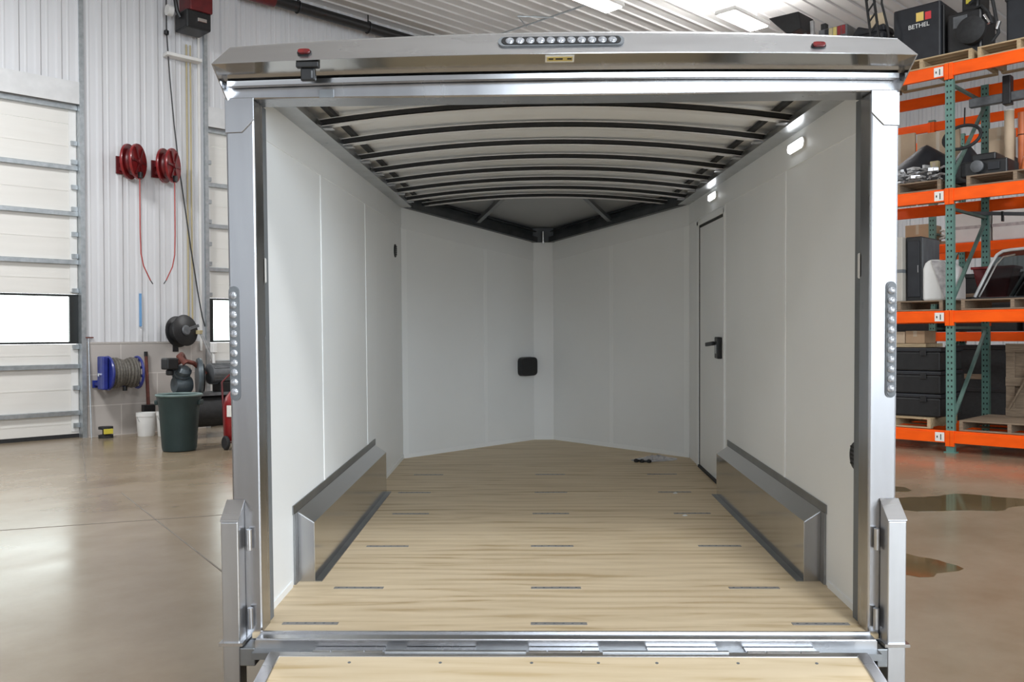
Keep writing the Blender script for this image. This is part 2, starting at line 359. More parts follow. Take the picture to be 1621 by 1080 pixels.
for n_, x0, x1 in ((1, -6.0, -0.02), (2, 2.13, 7.3)):
    d = MB(); y0, y1 = 0.10, 0.15
    xr = x1 if n_ == 1 else x0
    cuts = [0.06, 0.406, 1.15, 1.50, 2.29, 2.81, 3.58, 4.31, 5.0, DOORTOP + .1]
    for a, b in zip(cuts[:-1], cuts[1:]):
        if a == 1.50: continue
        d.bx(x0, x1, y0, y1, a + .004, b - .004)
        m_ = (a + b) / 2; d.bx(x0, x1, y0 - .004, y0, m_ - .012, m_ + .012)
    do = struct(at1(d.build('door_%d' % n_, 'door')))
    d = MB()
    for z in (0.406, 1.15, 2.81, 3.58, 4.31, 5.27):
        d.bx(x0, x1, y0 - .06, y0 - .004, z - .045, z + .03)
    d.build('strut', 'galv', do, .006)
    d = MB().bx(x0, x1, y0 + .005, y1 + .01, 0.0, 0.06); d.build('bottom_seal', 'rubber', do)
    d = MB(); e = .10
    edge = (x1 - .13, x1) if n_ == 1 else (x0, x0 + .14)
    d.bx(x0, x1, y0 - .01, y1, 1.50, 1.535).bx(x0, x1, y0 - .01, y1, 2.255, 2.29)
    xs = (x1 - 2.4, x1 - 4.2) if n_ == 1 else (x0 + 2.4, x0 + 4.0)
    for x in xs: d.bx(x - .05, x + .05, y0 - .01, y1, 1.535, 2.255)
    d.bx(edge[0], edge[1], y0 - .01, y1, 1.535, 2.255)
    d.build('window_frame', 'frame_k', do, .004)
    MB().bx(x0, x1, y0 + .02, y0 + .026, 1.535, 2.255).build('window_pane', 'pane', do)
    # roller hinges and the bright end stiles
    d = MB()
    for z in (0.2, 0.8, 1.45, 2.35, 2.9, 3.25, 3.65, 4.0, 4.4, 4.7):
        cx = xr - .05 if n_ == 1 else xr + .06
        d.box((cx, y0 - .03, z), (.09, .05, .07)); d.cyl((cx, y0 - .04, z), (cx + (.1 if n_ == 1 else -.08), y0 - .04, z), .012, n=8)
    d.build('roller_hinge', 'galv', do)
    e0 = (xr - .12, xr - .012) if n_ == 1 else (xr + .012, xr + .10)
    d = MB()
    for a, b in ((0.1, 1.44), (2.33, 5.2)): d.bx(e0[0], e0[1], y0 - .014, y0 - .004, a, b)
    d.build('end_stile', 'whitep', do)
struct(at1(MB().bx(-6.3, 7.6, 0.6, 9, -0.15, -0.02).build('floor_outside', mat('gravel_yard', (.42, .44, .38), (.30, .33, .27), .9, 0, 2))))
# far wall behind the racks, back and right walls closing the shop
w = MB(); siding(w, -10.66, 13.4, 0, CEIL, 10.6); struct(at2(w.build('wall_far', 'wall')))
w = MB(); w.bx(-16.2, -16, -24, 0.2, 0, CEIL); struct(at1(w.build('wall_back', 'wall')))
w = MB(); w.bx(-16, 17.9, -24.2, -24, 0, CEIL); struct(at1(w.build('wall_right', 'wall')))
# ceiling: ribs run parallel to the left wall
c = MB(); prof = []
for k in range(-80, 2):
    Y = k * .305
    for dy, dz in ((-.03, 0), (-.015, -.028), (.015, -.028), (.03, 0)): prof.append((Y + dy, CEIL + dz))
prof = [p for p in prof if -24 <= p[0] <= 0]; n = len(prof)
c.faces([(-16, p[0], p[1]) for p in prof] + [(17.9, p[0], p[1]) for p in prof], [(i, i + 1, n + i + 1, n + i) for i in range(n - 1)])
c.bx(-16, 17.9, -24, 0.2, CEIL + .001, CEIL + .2)
struct(at1(c.build('ceiling', 'ceil')))

# lamps in view
def high_bay(x, y, label, up_m='bay'):
    r = wthing('high_bay_lamp', x, y, CEIL - .75, label, 'lamp', None)
    MB().bx(-.62, .62, -.22, .22, .08, .16).build('housing', 'whitep', r, .02)
    MB().bx(-.58, .58, -.18, .18, .06, .08).build('diffuser', 'bay', r)
    MB().bx(-.5, .5, -.14, .14, .16, .168).build('uplight_lens', up_m, r)  # glowing top face added to brighten the ceiling around the lamp
    d = MB()
    for q in (-.5, .5): d.cyl((q, 0, .16), (q, 0, .72), .008, n=6)
    d.build('hanger', 'galv', r)
high_bay(9.5, -6.3, 'bright lamp under the ceiling above the right half of the trailer', 'bayup')
high_bay(6.75, -5.0, 'bright lamp under the ceiling above the light bar of the trailer')

# black tube along the eave
r = wthing('radiant_tube', 3.2, -0.3, CEIL - .28, 'long black tube running under the ceiling along the left wall', 'tube')
MB().cyl((.1, 0, 0), (4.3, .0, .0), .10, n=16).build('tube', 'black', r, smooth=True)
d = MB()
for q in (.6, 2.2, 3.9): d.bar((q, 0, .1), (q, 0, .28), .03, .006, (0, 1, 0)).tube([(q, .115 * math.cos(a), .115 * math.sin(a)) for a in (2 * PI * i / 16 for i in range(16))], .012, 6, closed=True)
d.build('hanger', 'black', r)
MB().cyl((-.55, 0, 0), (.1, 0, 0), .13, n=16).build('burner', 'redd', r, smooth=True)
# conduit with small triangular bracket below the ceiling
r = wthing('ceiling_conduit', 8.0, -2.0, CEIL - .12, 'thin dark conduit crossing below the ceiling above the trailer', 'conduit')
MB().tube([(-.1, .9, 0), (0, -2.6, .02)], .018, 8).build('pipe', 'galv', r)
MB().tube([(0, -.2, 0), (-.62, -.55, -.02), (0, -.95, 0)], .014, 6).build('bracket', 'galv', r)

# ------------------------------------------------------------------ things on and by the left wall
def hose_reel(x, z, label, bend):
    r = wthing('air_hose_reel', x, 0, z, label, 'hose reel', 'red hose reels on the siding')
    ax = Vector((.69, -.72, 0)); c = Vector((.0, -.36, 0))
    MB().bx(-.16, -.02, -.055, -.03, -.17, .12).bar((-.09, -.05, .05), c - ax * .10 + Vector((0, 0, .05)), .05, .10).bar((-.09, -.05, -.09), c - ax * .10 + Vector((0, 0, -.09)), .05, .06).build('wall_bracket', 'redd', r, .006)
    d = MB()
    for s in (-.075, .075):
        d.lathe([(.0, -.012), (.26, -.012), (.285, -.02), (.29, 0), (.285, .02), (.26, .012), (.0, .012)], c + ax * s, ax, 30, cap=False)
    d.build('spool_flange', 'redp', r, smooth=True)
    d = MB().lathe([(.14, -.07), (.20, -.065), (.215, -.03), (.205, 0), (.215, .03), (.20, .065), (.14, .07)], c, ax, 26); d.build('wound_hose', 'redd', r, smooth=True)
    d = MB()
    for k in range(6):
        a = 2 * PI * k / 6; b = ax.cross(Vector((0, 0, 1))); u = b * math.cos(a) + Vector((0, 0, 1)) * math.sin(a)
        d.bar(c + ax * .10 + u * .04, c + ax * .10 + u * .25, .035, .02, ax)
    d.lathe([(.05, -.03), (.05, .03)], c + ax * .10, ax, 14); d.build('hub_spokes', 'redd', r, smooth=True)
    e = c + ax * .10 + Vector((0, 0, -.24))
    MB().box(e + Vector((0, 0, .02)), (.08, .08, .10), .8).build('roller_guide', 'black', r, .008)
    b0 = bend
    pts = [e, e + Vector((.0, 0, -.4)), e + Vector((.0, 0, -.9)), e + Vector((.01 * b0, 0, -1.25)), e + Vector((.05 * b0, 0, -1.45)), e + Vector((.16 * b0, 0, -1.68))]
    MB().tube(pts, .010, 6).build('hanging_hose', 'redhose', r, smooth=True)
    MB().tube([pts[-1], pts[-1] + Vector((.04 * b0, 0, -.06))], .008, 6).build('coupling', 'black', r)
hose_reel(.70, 4.45, 'left of two red hose reels on the white siding, hose tip swinging right', 1)
hose_reel(1.28, 4.46, 'right of two red hose reels on the white siding, hose tip swinging left', -1)

r = wthing('unit_heater', 1.70, -.40, 6.78, 'dark red and black machine mounted high on the siding', 'heater')
MB().bx(-.14, .26, -.22, .22, .30, 1.0).build('housing', 'redd', r, .02)
MB().bx(-.20, .24, -.20, .25, .0, .31).build('motor_case', 'black', r, .03)
MB().bx(-.02, .14, -.24, -.18, .12, .18).build('steel_tag', 'chrome', r, .006)
MB().tube([(-.22, 0, .62), (-.30, 0, .48), (-.26, .02, .30), (-.21, .02, .2)], .035, 8).build('elbow_pipe', 'black', r, smooth=True)
MB().bx(-.05, .05, .2, .36, .4, .5).build('bracket', 'galv', r)
MB().cyl((-.40, .1, .30), (-.31, .1, .30), .09, n=18).build('round_plate', 'whitep', r, smooth=True)
MB().bx(-.36, .26, .18, .37, -.42, -.36).build('shelf_bracket', 'whitep', r, .01)
r = wthing('hanging_cable', 1.40, -.12, 1.9, 'long black cable slanting down the siding beside the red reels', 'cable')
MB().tube([(-.03, 0, 5.95), (-.03, 0, 4.9), (.02, 0, 4.1), (.09, 0, 3.3), (.17, 0, 2.6), (.27, 0, 1.9), (.37, 0, 1.2), (.48, 0, .5), (.56, 0, .05), (.60, -.02, -.12)], .011, 6).build('cable', 'black', r, smooth=True)
MB().lathe([(.01, -.05), (.04, -.03), (.04, .03), (.01, .05)], (-.03, 0, 4.86), n=12).build('knob', 'black', r, smooth=True)
r = wthing('wall_conduit', 1.75, -.045, 1.56, 'thin tan conduits running up the siding beside the second door', 'conduit')
d = MB()
for x in (0, .07): d.cyl((x, 0, 0), (x, 0, 5.1), .014, n=8)
d.build('pipe', 'tan', r, smooth=True)
MB().bx(.20, .24, -.01, .012, -.2, 6.3).build('channel', 'whitep', r)
MB().bx(-.05, .06, -.04, .012, .0, .16).build('outlet_box', 'whitep', r, .008)
tag(at1(MB().bx(.90, .935, -.065, -.034, 1.78, 2.33).build('blue_strip', 'bluel', None, .004)), 'pale blue strip hanging on the siding below the red reels', 'strip')

# round black reel
r = wthing('cord_reel', 1.47, -.02, 1.70, 'large round black hose reel above the compressor', 'hose reel')
ax = Vector((.30, -.95, .12)).normalized(); c = Vector((0, -.36, 0)); d = MB()
for s in (-.09, .09): d.lathe([(0, -.008), (.255, -.008), (.265, 0), (.255, .008), (0, .008)], c + ax * s, ax, 34, cap=False)
d.build('spool_flange', 'black', r, smooth=True)
MB().lathe([(.19, -.085), (.205, 0), (.19, .085)], c, ax, 26).build('wound_hose', 'rubber', r, smooth=True)
d = MB().lathe([(.07, -.02), (.09, 0), (.07, .02)], c + ax * .11, ax, 18)
d.bar(c + ax * .12 + Vector((-.02, 0, 0)), c + ax * .12 + Vector((.24, .06, .08)), .05, .02, ax); d.build('guide_arm', 'grey', r, .004)
MB().box(c + Vector((.29, -.04, -.02)), (.10, .08, .07), .5).build('roller_head', 'tan', r, .01)
MB().tube([c + Vector((.30, -.05, -.03)), c + Vector((.42, -.05, -.30)), c + Vector((.52, -.05, -.52))], .016, 8).tube([c + Vector((.33, -.05, -.02)), c + Vector((.45, -.05, -.28)), c + Vector((.56, -.05, -.50))], .012, 8).build('hose_tail', 'steel_s', r, smooth=True)
MB().bar((.05, .0, -.35), (.05, .0, .1), .1, .03, (0, 1, 0)).bar((.05, 0, -.2), c - ax * .1, .07, .04).build('bracket', 'black', r, .005)

# blue hose reel, axis along the wall
r = wthing('wash_hose_reel', .44, 0, 1.03, 'blue framed hose reel wound with brown hose on the block wall', 'hose reel')
d = MB().lathe([(0, -.02), (.27, -.02), (.28, 0), (.27, .02), (0, .02)], (-.17, -.34, 0), (1, 0, 0), 30, cap=False); d.build('side_plate', 'bluep', r, smooth=True)
d = MB().bx(-.29, -.20, -.46, -.22, -.26, .27); d.build('motor_case', 'bluep', r, .02)
d = MB().tube([(.30, -.34 + .25 * math.cos(a), .25 * math.sin(a)) for a in (2 * PI * i / 24 for i in range(24))], .022, 8, closed=True)
for k in range(4):
    a = PI * k / 4 + .3; d.bar((.30, -.34 - .24 * math.cos(a), -.24 * math.sin(a)), (.30, -.34 + .24 * math.cos(a), .24 * math.sin(a)), .03, .02, (1, 0, 0))
d.build('rim', 'bluep', r, smooth=True)
d = MB()
for k in range(9):
    x = -.125 + k * .046; rr = .205 + .02 * math.sin(k * 1.1)
    d.tube([(x, -.34 + rr * math.cos(a), rr * math.sin(a)) for a in (2 * PI * i / 26 for i in range(26))], .027, 8, closed=True)
d.lathe([(.19, -.14), (.19, .27)], (0, -.34, 0), (1, 0, 0), 22); d.build('wound_hose', 'hose', r, smooth=True)
MB().bx(-.28, -.22, -.36, -.026, -.20, -.15).bx(.24, .30, -.36, -.026, -.20, -.15).bx(-.30, .32, -.05, -.026, -.24, -.12).build('wall_bracket', 'bluep', r, .005)
MB().cyl((-.32, -.36, -.02), (-.19, -.36, -.02), .03, n=10).build('swivel', 'chrome', r, smooth=True)
MB().cyl((.09, -.36, -.29), (.09, -.36, -.22), .035, n=10).build('hose_end', 'black', r)
r = wthing('squeegee', .99, -.14, 0.38, 'rust red handled tool leaning by the blue reel', 'tool')
MB().cyl((0, .06, .92), (0, -.02, .08), .026, .03, n=10).build('handle', 'rust', r, smooth=True)
MB().bx(-.10, .10, -.07, .03, -.02, .10).build('head', 'black', r, .01)
MB().cyl((0, .062, .90), (0, .064, .98), .03, n=10).build('grip', 'black', r)
r = wthing('post_rod', .085, -.08, 0.0, 'thin grey rod standing against the block wall by the first door', 'rod')
MB().cyl((0, -.06, 0), (0, .04, 1.62), .012, n=8).build('rod', 'galv', r); MB().bar((-.05, .03, 1.6), (.08, .05, 1.6), .025, .02).build('handle', 'rust', r)
r = wthing('tape_spool', .24, -.32, 0.0, 'small yellow and black spool on the floor against the block wall', 'spool')
MB().lathe([(.11, 0), (.11, .05), (.05, .06), (.05, .13), (.11, .14), (.11, .18)], (0, 0, 0), n=20).build('spool', 'rubber', r, smooth=True)
MB().bx(-.07, .07, -.125, -.09, .07, .15).build('yellow_tag', 'yellow', r, .006)

def bucket(x, y, label, h=.38):
    r = wthing('bucket', x, y, 0, label, 'bucket', 'white buckets by the block wall')
    MB().lathe([(.125, 0), (.13, .01), (.148, h - .06), (.155, h - .06), (.155, h), (.145, h), (.125, .03)], (0, 0, 0), n=28).build('shell', 'whitep', r, smooth=True)
    MB().tube([(.157 * math.cos(a), -.157 * abs(math.sin(a)) * .35 - .03, h - .06 - .14 * math.sin(a)) for a in (PI * i / 12 for i in range(13))], .004, 5).build('bail_handle', 'galv', r)
bucket(.80, -.52, 'white bucket left of the green trash can, nearer the wall')
bucket(1.02, -.78, 'white bucket half hidden behind the green trash can', .40)
r = wthing('trash_can', .36, -2.72, 0, 'dark green round plastic trash can on the concrete floor', 'trash can')
MB().lathe([(.20, 0), (.225, .01), (.235, .06), (.272, .62), (.278, .64), (.285, .70), (.30, .74), (.30, .77), (.27, .77), (.26, .70), (.22, .05)], (0, 0, 0), n=40).build('shell', 'cangreen', r, smooth=True)
MB().tube([(.303 * math.cos(a), .303 * math.sin(a), .785) for a in (2 * PI * i / 40 for i in range(40))], .018, 8, closed=True).build('rim', 'canrim', r, smooth=True)
d = MB()
for s in (-1, 1): d.box((s * .22 - .0, -s * .20, .68), (.13, .05, .07), .72)
d.build('handle', 'cangreen', r, .015)

# shop compressor behind the can
r = wthing('air_compressor', 1.42, -1.42, 0, 'grey shop air compressor with belt guard behind the green trash can', 'compressor'); r.scale = (1.18, 1.18, 1.12)
MB().lathe([(.02, -.62), (.15, -.60), (.22, -.52), (.23, -.45), (.23, .55), (.22, .62), (.15, .70), (.02, .72)], (.1, 0, .38), (1, 0, 0), 26).build('tank', 'rubber', r, smooth=True)
d = MB()
for x in (-.35, .55):
    for y in (-.17, .17): d.bx(x - .04, x + .04, y - .03, y + .03, 0, .24)
d.build('foot', 'black', r, .006)
MB().bx(-.5, .72, -.20, .20, .60, .64).build('deck_plate', 'grey', r)
d = MB().lathe([(.11, -.10), (.13, 0), (.11, .12)], (-.36, .02, .76), (1, 0, 0), 16)
for s in (-1, 1):
    d.lathe([(.085, 0), (.085, .05), (.10, .055), (.10, .085), (.085, .09), (.085, .12), (.10, .125), (.10, .16), (.06, .20), (.02, .20)], (-.36, .02, .84), (0, s * .7, 1), 14)
d.build('pump', 'blueg', r, smooth=True)
MB().tube([(-.38, -.16, 1.06), (-.44, -.1, 1.16), (-.34, .05, 1.18), (-.25, .16, 1.08)], .04, 8).build('head_pipe', 'rust', r, smooth=True)
MB().lathe([(.0, -.03), (.27, -.03), (.285, 0), (.27, .03), (0, .03)], (-.13, -.02, .85), (1, -.35, 0), 30, cap=False).build('belt_guard', 'blueg', r, smooth=True)
d = MB().lathe([(.20, -.006), (.20, .006)], Vector((-.13, -.02, .85)) + Vector((.05, -.017, 0)), (1, -.35, 0), 26); d.build('flywheel', 'black', r)
d = MB().lathe([(.10, -.24), (.145, -.22), (.15, -.2), (.15, .22), (.13, .25), (.05, .26)], (.24, 0, .90), (1, 0, 0), 22)
for k in range(10):
    a = 2 * PI * k / 10; d.box((.24, .15 * math.cos(a), .90 + .15 * math.sin(a)), (.40, .012, .02), 0, a)
d.build('motor', 'grey', r, smooth=True)
MB().bx(.12, .38, -.12, .12, .64, .78).build('motor_mount', 'black', r, .01)
MB().bx(.45, .62, -.08, .10, 1.0, 1.26).build('switch_box', 'grey', r, .015)
MB().bx(-.62, -.46, -.14, .06, .98, 1.14).cyl((-.54, -.04, .9), (-.54, -.04, .98), .05).build('intake_filter', 'black', r, .02)
MB().tube([(-.50, .0, 1.02), (-.36, -.02, 1.10), (-.20, 0, 1.06), (-.10, .02, .98), (-.02, .02, .90)], .032, 8).build('delivery_pipe', 'rust', r, smooth=True)
MB().bx(.06, .12, -.05, .05, 1.2, 1.34).cyl((.09, 0, 1.04), (.09, 0, 1.2), .02).build('filter_bowl', 'whitep', r, .01)

r = wthing('tank_cart', 1.02, -3.12, 0, 'red upright tank on a wheeled cart beside the left trailer post', 'tank')
MB().lathe([(.02, .10), (.14, .12), (.18, .20), (.18, .62), (.15, .74), (.07, .84), (.05, .90)], (0, 0, 0), n=28).build('tank', 'redp', r, smooth=True)
MB().lathe([(.045, 0), (.05, .03), (.05, .09), (.02, .11)], (-.02, -.03, .86), n=14).build('valve', 'redp', r, smooth=True)
MB().box((-.155, -.105, .55), (.085, .012, .16), -.95).build('white_label', 'labelwhite', r)
d = MB()
for s in (-.19, .17): d.lathe([(.03, -.022), (.085, -.025), (.1, -.012), (.1, .012), (.085, .025), (.03, .022)], (s, -.05, .10), (1, 0, 0), 22)
d.build('wheel', 'rubber', r, smooth=True)
MB().cyl((-.2, -.05, .10), (.18, -.05, .10), .012, n=8).tube([(-.13, .10, .12), (-.13, .17, .95), (0, .20, 1.05), (.13, .17, .95), (.13, .10, .12)], .014, 8).build('cart_frame', 'redd', r, smooth=True)

# ------------------------------------------------------------------ wet patches on the floor
def puddle(cx, cy, rx, ry, rz, label, seed):
    g = random.Random(seed); P = []
    for i in range(36):
        a = 2 * PI * i / 36; k = 1 + .16 * math.sin(2 * a + seed) + .10 * math.sin(5 * a + 2 * seed) + g.uniform(-.05, .05)
        x, y = rx * k * math.cos(a), ry * k * math.sin(a)
        P.append((x * math.cos(rz) - y * math.sin(rz), x * math.sin(rz) + y * math.cos(rz)))
    o = MB().prism(P, 'xy', 0.0004, 0.0025).build('puddle', 'puddle'); o.location = (cx, cy, 0)
    tag(o, label, 'puddle', 'puddles on the shop floor')
puddle(3.98, 8.36, .62, .44, .1, 'widest brown puddle on the floor in front of the green upright', 1)
puddle(2.52, 6.15, .30, .36, .3, 'brown puddle on the floor right beside the near trailer post', 2)
puddle(3.42, 9.15, .42, .20, .0, 'small brown puddle behind the widest one, by the trailer post', 3)

# ------------------------------------------------------------------ the trailer (x right, y into it, z above its plywood floor)
PITCH = 0.02748
TR = tag(empty('cargo_trailer', (0.11208, 3.57319, 0.45836), (PITCH, 0, 0)), 'open enclosed cargo trailer with white walls, plywood floor and lowered ramp', 'trailer')
W_, L1, LV, CW, H = 1.2, 3.849, 1.064, 0.094, 2.107
DROP = .222
# plywood floor in three sheets as one deck, with seams as grooves
d = MB()
for a, b in ((-.185, 1.218), (1.222, 2.438), (2.442, L1 - .001)): d.bx(-W_, W_, a, b, -.02, 0)
d.prism([(-W_, L1 + .002), (W_, L1 + .002), (CW, L1 + LV), (-CW, L1 + LV)], 'xy', -.02, 0)
deck = d.build('plywood_floor', 'ply', TR)
def floor_strip(x, y, ln=.222, wd=.026):
    d = MB().bx(x - ln / 2, x + ln / 2, y - wd / 2, y + wd / 2, .0002, .0022); o = d.build('perforated_strip', 'strip', deck)
    return o
for y, xs in ((-.082, (-1.0, -.012, 1.015)), (.37, (-.895, -.011, .868)), (1.07, (-.88, -.012, .864)), (1.815, (-.86, -.003, .855)), (2.445, (-.92, .011, .85)), (3.1, (-.9, .02, .86))):
    for x in xs:
        floor_strip(x, y)
        d = MB()
        for k in range(6): d.lathe([(.0055, 0), (.0055, .0009)], (x - .09 + k * .036, y, .0022), n=8)
        d.build('screw_head', 'seal', deck)
# chassis below
d = MB().bx(-1.2, 1.2, -.17, L1, -.10, -.021); d.bx(-.75, -.65, 0, L1 + .6, -.20, -.10).bx(.65, .75, 0, L1 + .6, -.20, -.10)
d.build('chassis', 'skin', TR)
for s in (-1, 1):
    for y in (1.0, 1.88):
        d = MB().lathe([(.17, -.10), (.27, -.105), (.315, -.08), (.32, 0), (.315, .08), (.27, .105), (.17, .10)], (s * 1.235, y, -.155), (1, 0, 0), 32); ty = d.build('tyre', 'rubber', TR, smooth=True)
        MB().lathe([(.17, -.03), (.165, .04), (.06, .05), (.05, .09), (.01, .09)], (s * 1.235, y, -.155), (s, 0, 0), 28).build('rim', 'chrome', ty, smooth=True)
# outer skin and roof sheet
for s in (-1, 1):
    d = MB().bx(min(s * 1.245, s * 1.275), max(s * 1.245, s * 1.275), -.05, L1, -.10, H + .085); d.build('side_skin', 'skin', TR)
    d = MB(); P = [(s * 1.245, L1, -.10), (s * 1.275, L1, -.10), (s * .10, L1 + LV + .09, -.10), (s * .10, L1 + LV + .05, -.10)]
    d.faces(P + [(p[0], p[1], H + .085 if i < 2 else H - DROP + .14) for i, p in enumerate(P)], [(0, 1, 2, 3), (4, 5, 6, 7), (0, 1, 5, 4), (1, 2, 6, 5), (2, 3, 7, 6), (3, 0, 4, 7)]); d.build('nose_skin', 'skin', TR)
MB().bx(-.10, .10, L1 + LV + .05, L1 + LV + .10, -.10, H - DROP + .14).build('nose_cap', 'alu', TR)
ARCH = .075
def crown(x, base): return base + ARCH * (1 - (x / 1.2) ** 2)
N = 20; xs = [-1.2 + 2.4 * i / N for i in range(N + 1)]
def roof(mb, sections):
    rings = []
    for y, base, hw, thick in sections:
        pts = [((x / 1.2) * hw, y, crown(x, base)) for x in xs]; rings.append(pts + [(p[0], p[1], p[2] + thick) for p in reversed(pts)])
    n = len(rings[0]); V = [p for q in rings for p in q]; F = []
    for i in range(len(rings) - 1):
        for k in range(n): F.append((i * n + k, i * n + (k + 1) % n, (i + 1) * n + (k + 1) % n, (i + 1) * n + k))
    F += [tuple(range(n))[::-1], tuple(range((len(rings) - 1) * n, len(rings) * n))]
    return mb.faces(V, F)
roof(MB(), [(-.14, H + .062, 1.245, .02), (L1 + .25, H + .062, 1.245, .02)]).build('roof_sheet', 'roofskin', TR, smooth=True)
# nose roof slopes down to the tip
d = MB(); ring = [(x, L1 + .25, crown(x, H + .055)) for x in xs]; tip = [((x / 1.2) * .13, L1 + LV + .05, H - DROP + .135) for x in xs]
n = len(ring)
d.faces(ring + tip + [(p[0], p[1], p[2] + .02) for p in ring] + [(p[0], p[1], p[2] + .02) for p in tip],
        [(i, i + 1, n + i + 1, n + i) for i in range(n - 1)] + [(2 * n + i, 2 * n + i + 1, 3 * n + i + 1, 3 * n + i) for i in range(n - 1)])
d.build('nose_roof_sheet', mat('nose_roof_panel', (.40, .41, .42), (.37, .38, .39), .5, 0, 3), TR)
# roof bows: arched hat sections, each with its two end brackets
def bow(y):
    d = MB(); secs = []
    hat = [(-.028, 0), (.028, 0), (.028, .036), (-.028, .036), (-.028, .032), (.023, .032), (.023, .004), (-.028, .004)]
    V = []; bx_ = [-1.15 + 2.3 * i / 22 for i in range(23)]
    for x in bx_:
        zb = H + .004 + .085 * (1 - (x / 1.15) ** 2)
        V += [(x, y + a, zb + b) for a, b in hat]
    k = len(hat); F = [(i * k + q, i * k + (q + 1) % k, (i + 1) * k + (q + 1) % k, (i + 1) * k + q) for i in range(22) for q in range(k)]
    F += [tuple(range(k))[::-1], tuple(range(22 * k, 23 * k))]
    o = d.faces(V, F).build('roof_bow', 'bow', TR)
    d = MB(); V = []
    for x in bx_:
        zb = H + .004 + .085 * (1 - (x / 1.15) ** 2); V += [(x, y - .026, zb + .010), (x, y - .012, zb + .010), (x, y - .012, zb + .0315), (x, y - .026, zb + .0315)]
    d.faces(V, [(i * 4 + q, i * 4 + (q + 1) % 4, (i + 1) * 4 + (q + 1) % 4, (i + 1) * 4 + q) for i in range(22) for q in range(4)] + [(0, 1, 2, 3), (88, 89, 90, 91)]).build('foam_tape', 'rubber', o)  # dark strip added to stand for shade inside the open channel
    for s in (-1, 1):
        d = MB().prism([(s * 1.19, H - .002), (s * 1.10, H + .02), (s * 1.10, H + .045), (s * 1.19, H + .08)], 'xz', y - .022, y + .022)
        d.bx(min(s * 1.05, s * 1.19), max(s * 1.05, s * 1.19), y - .028, y + .028, H + .003, H + .009); d.build('end_bracket', 'steel', o)
for k in range(8): bow(.69 + .475 * k)
# roof rails along the side walls
for s in (-1, 1):
    d = MB().bx(min(s * 1.10, s * 1.245), max(s * 1.10, s * 1.245), -.12, L1, H - .003, H + .002)
    d.bx(min(s * 1.20, s * 1.245), max(s * 1.20, s * 1.245), -.12, L1, H + .002, H + .085)
    d.bx(min(s * 1.10, s * 1.104), max(s * 1.10, s * 1.104), -.12, L1, H + .002, H + .028); d.build('roof_rail', 'rail', TR)
    MB().bx(min(s * 1.035, s * 1.06), max(s * 1.035, s * 1.06), -.02, L1, H + .056, H + .0775).build('foam_strip', 'rubber', TR)  # dark strip standing in for the shaded gap between rail and roof
    # nose rail
    a0 = Vector((s * 1.2, L1, H)); b0 = Vector((s * CW, L1 + LV, H - DROP)); inn = Vector((-s * .69, -.72, 0)); d = MB()
    def q(p, i, z): return tuple(p + inn * i + Vector((0, 0, z)))
    for i0, i1, z0, z1 in ((0, .06, 0, .006), (.0, .012, .006, .13), (.05, .06, .006, .05), (0, .05, .10, .105)):
        d.faces([q(a0, i0, z0), q(a0, i1, z0), q(a0, i1, z1), q(a0, i0, z1), q(b0, i0, z0), q(b0, i1, z0), q(b0, i1, z1), q(b0, i0, z1)],
                [(0, 1, 2, 3), (7, 6, 5, 4), (0, 4, 5, 1), (1, 5, 6, 2), (2, 6, 7, 3), (3, 7, 4, 0)])
    d.build('nose_rail', 'nose_dark', TR)
    m0 = a0.lerp(b0, .52)
    MB().bar(m0 + inn * .03 + Vector((0, 0, .03)), (s * .28, L1 + .24, H + .17), .05, .03).build('nose_strut', 'alu_dark', TR)
MB().bx(-CW - .02, CW + .02, L1 + LV - .02, L1 + LV + .05, H - DROP, H - DROP + .135).build('nose_block', 'nose_dark', TR)
MB().cyl((0, L1 + LV - .05, H - DROP - .015), (0, L1 + LV - .05, H - DROP + .10), .014, n=12).build('nose_pin', 'chrome', TR, smooth=True)

# interior wall panels, seam trims and cove bands
BZ = 1.945
DY0, DY1, DZ1 = 2.535, 3.42, 1.885
def wall_piece(s, y0, y1, z0=0.0, z1=BZ + .02):
    return MB().bx(min(s * W_, s * 1.244), max(s * W_, s * 1.244), y0, y1, z0, z1).build('wall_panel', 'panel', TR)
for a, b in ((0.0, 1.04), (1.044, 2.26), (2.264, L1)): wall_piece(-1, a, b)
for a, b in ((0.0, 1.075), (1.079, DY0 - .03)): wall_piece(1, a, b)
wall_piece(1, DY1 + .03, L1); wall_piece(1, DY0 - .03, DY1 + .03, DZ1 + .03)
for s, y in ((-1, 1.042), (-1, 2.262), (1, 1.077), (1, DY0 - .045)):
    MB().bx(min(s * W_, s * (W_ - .003)), max(s * W_, s * (W_ - .003)), y - .016, y + .016, 0.0, BZ).build('seam_trim', 'seam', TR)
for s in (-1, 1):
    MB().bx(min(s * (W_ - .004), s * 1.244), max(s * (W_ - .004), s * 1.244), 0, L1, BZ, H).build('cove_band', 'band', TR)
    # base moulding
    d = MB().bx(min(s * (W_ - .006), s * W_), max(s * (W_ - .006), s * W_), 0, .38, 0, .03)
    d.bx(min(s * (W_ - .006), s * W_), max(s * (W_ - .006), s * W_), 2.55, L1 if s < 0 else 2.5501, 0, .03); d.build('base_trim', 'seam', TR)
def vp(s, t, off=0.0):      # point along a nose wall, t 0 at the side wall, 1 at the nose flat; off towards the inside
    p = Vector((s * 1.2, L1, 0)).lerp(Vector((s * CW, L1 + LV, 0)), t); nrm = Vector((-s * LV, -(1.2 - CW), 0)).normalized()
    return p + nrm * off
def vz(t): return H - DROP * t
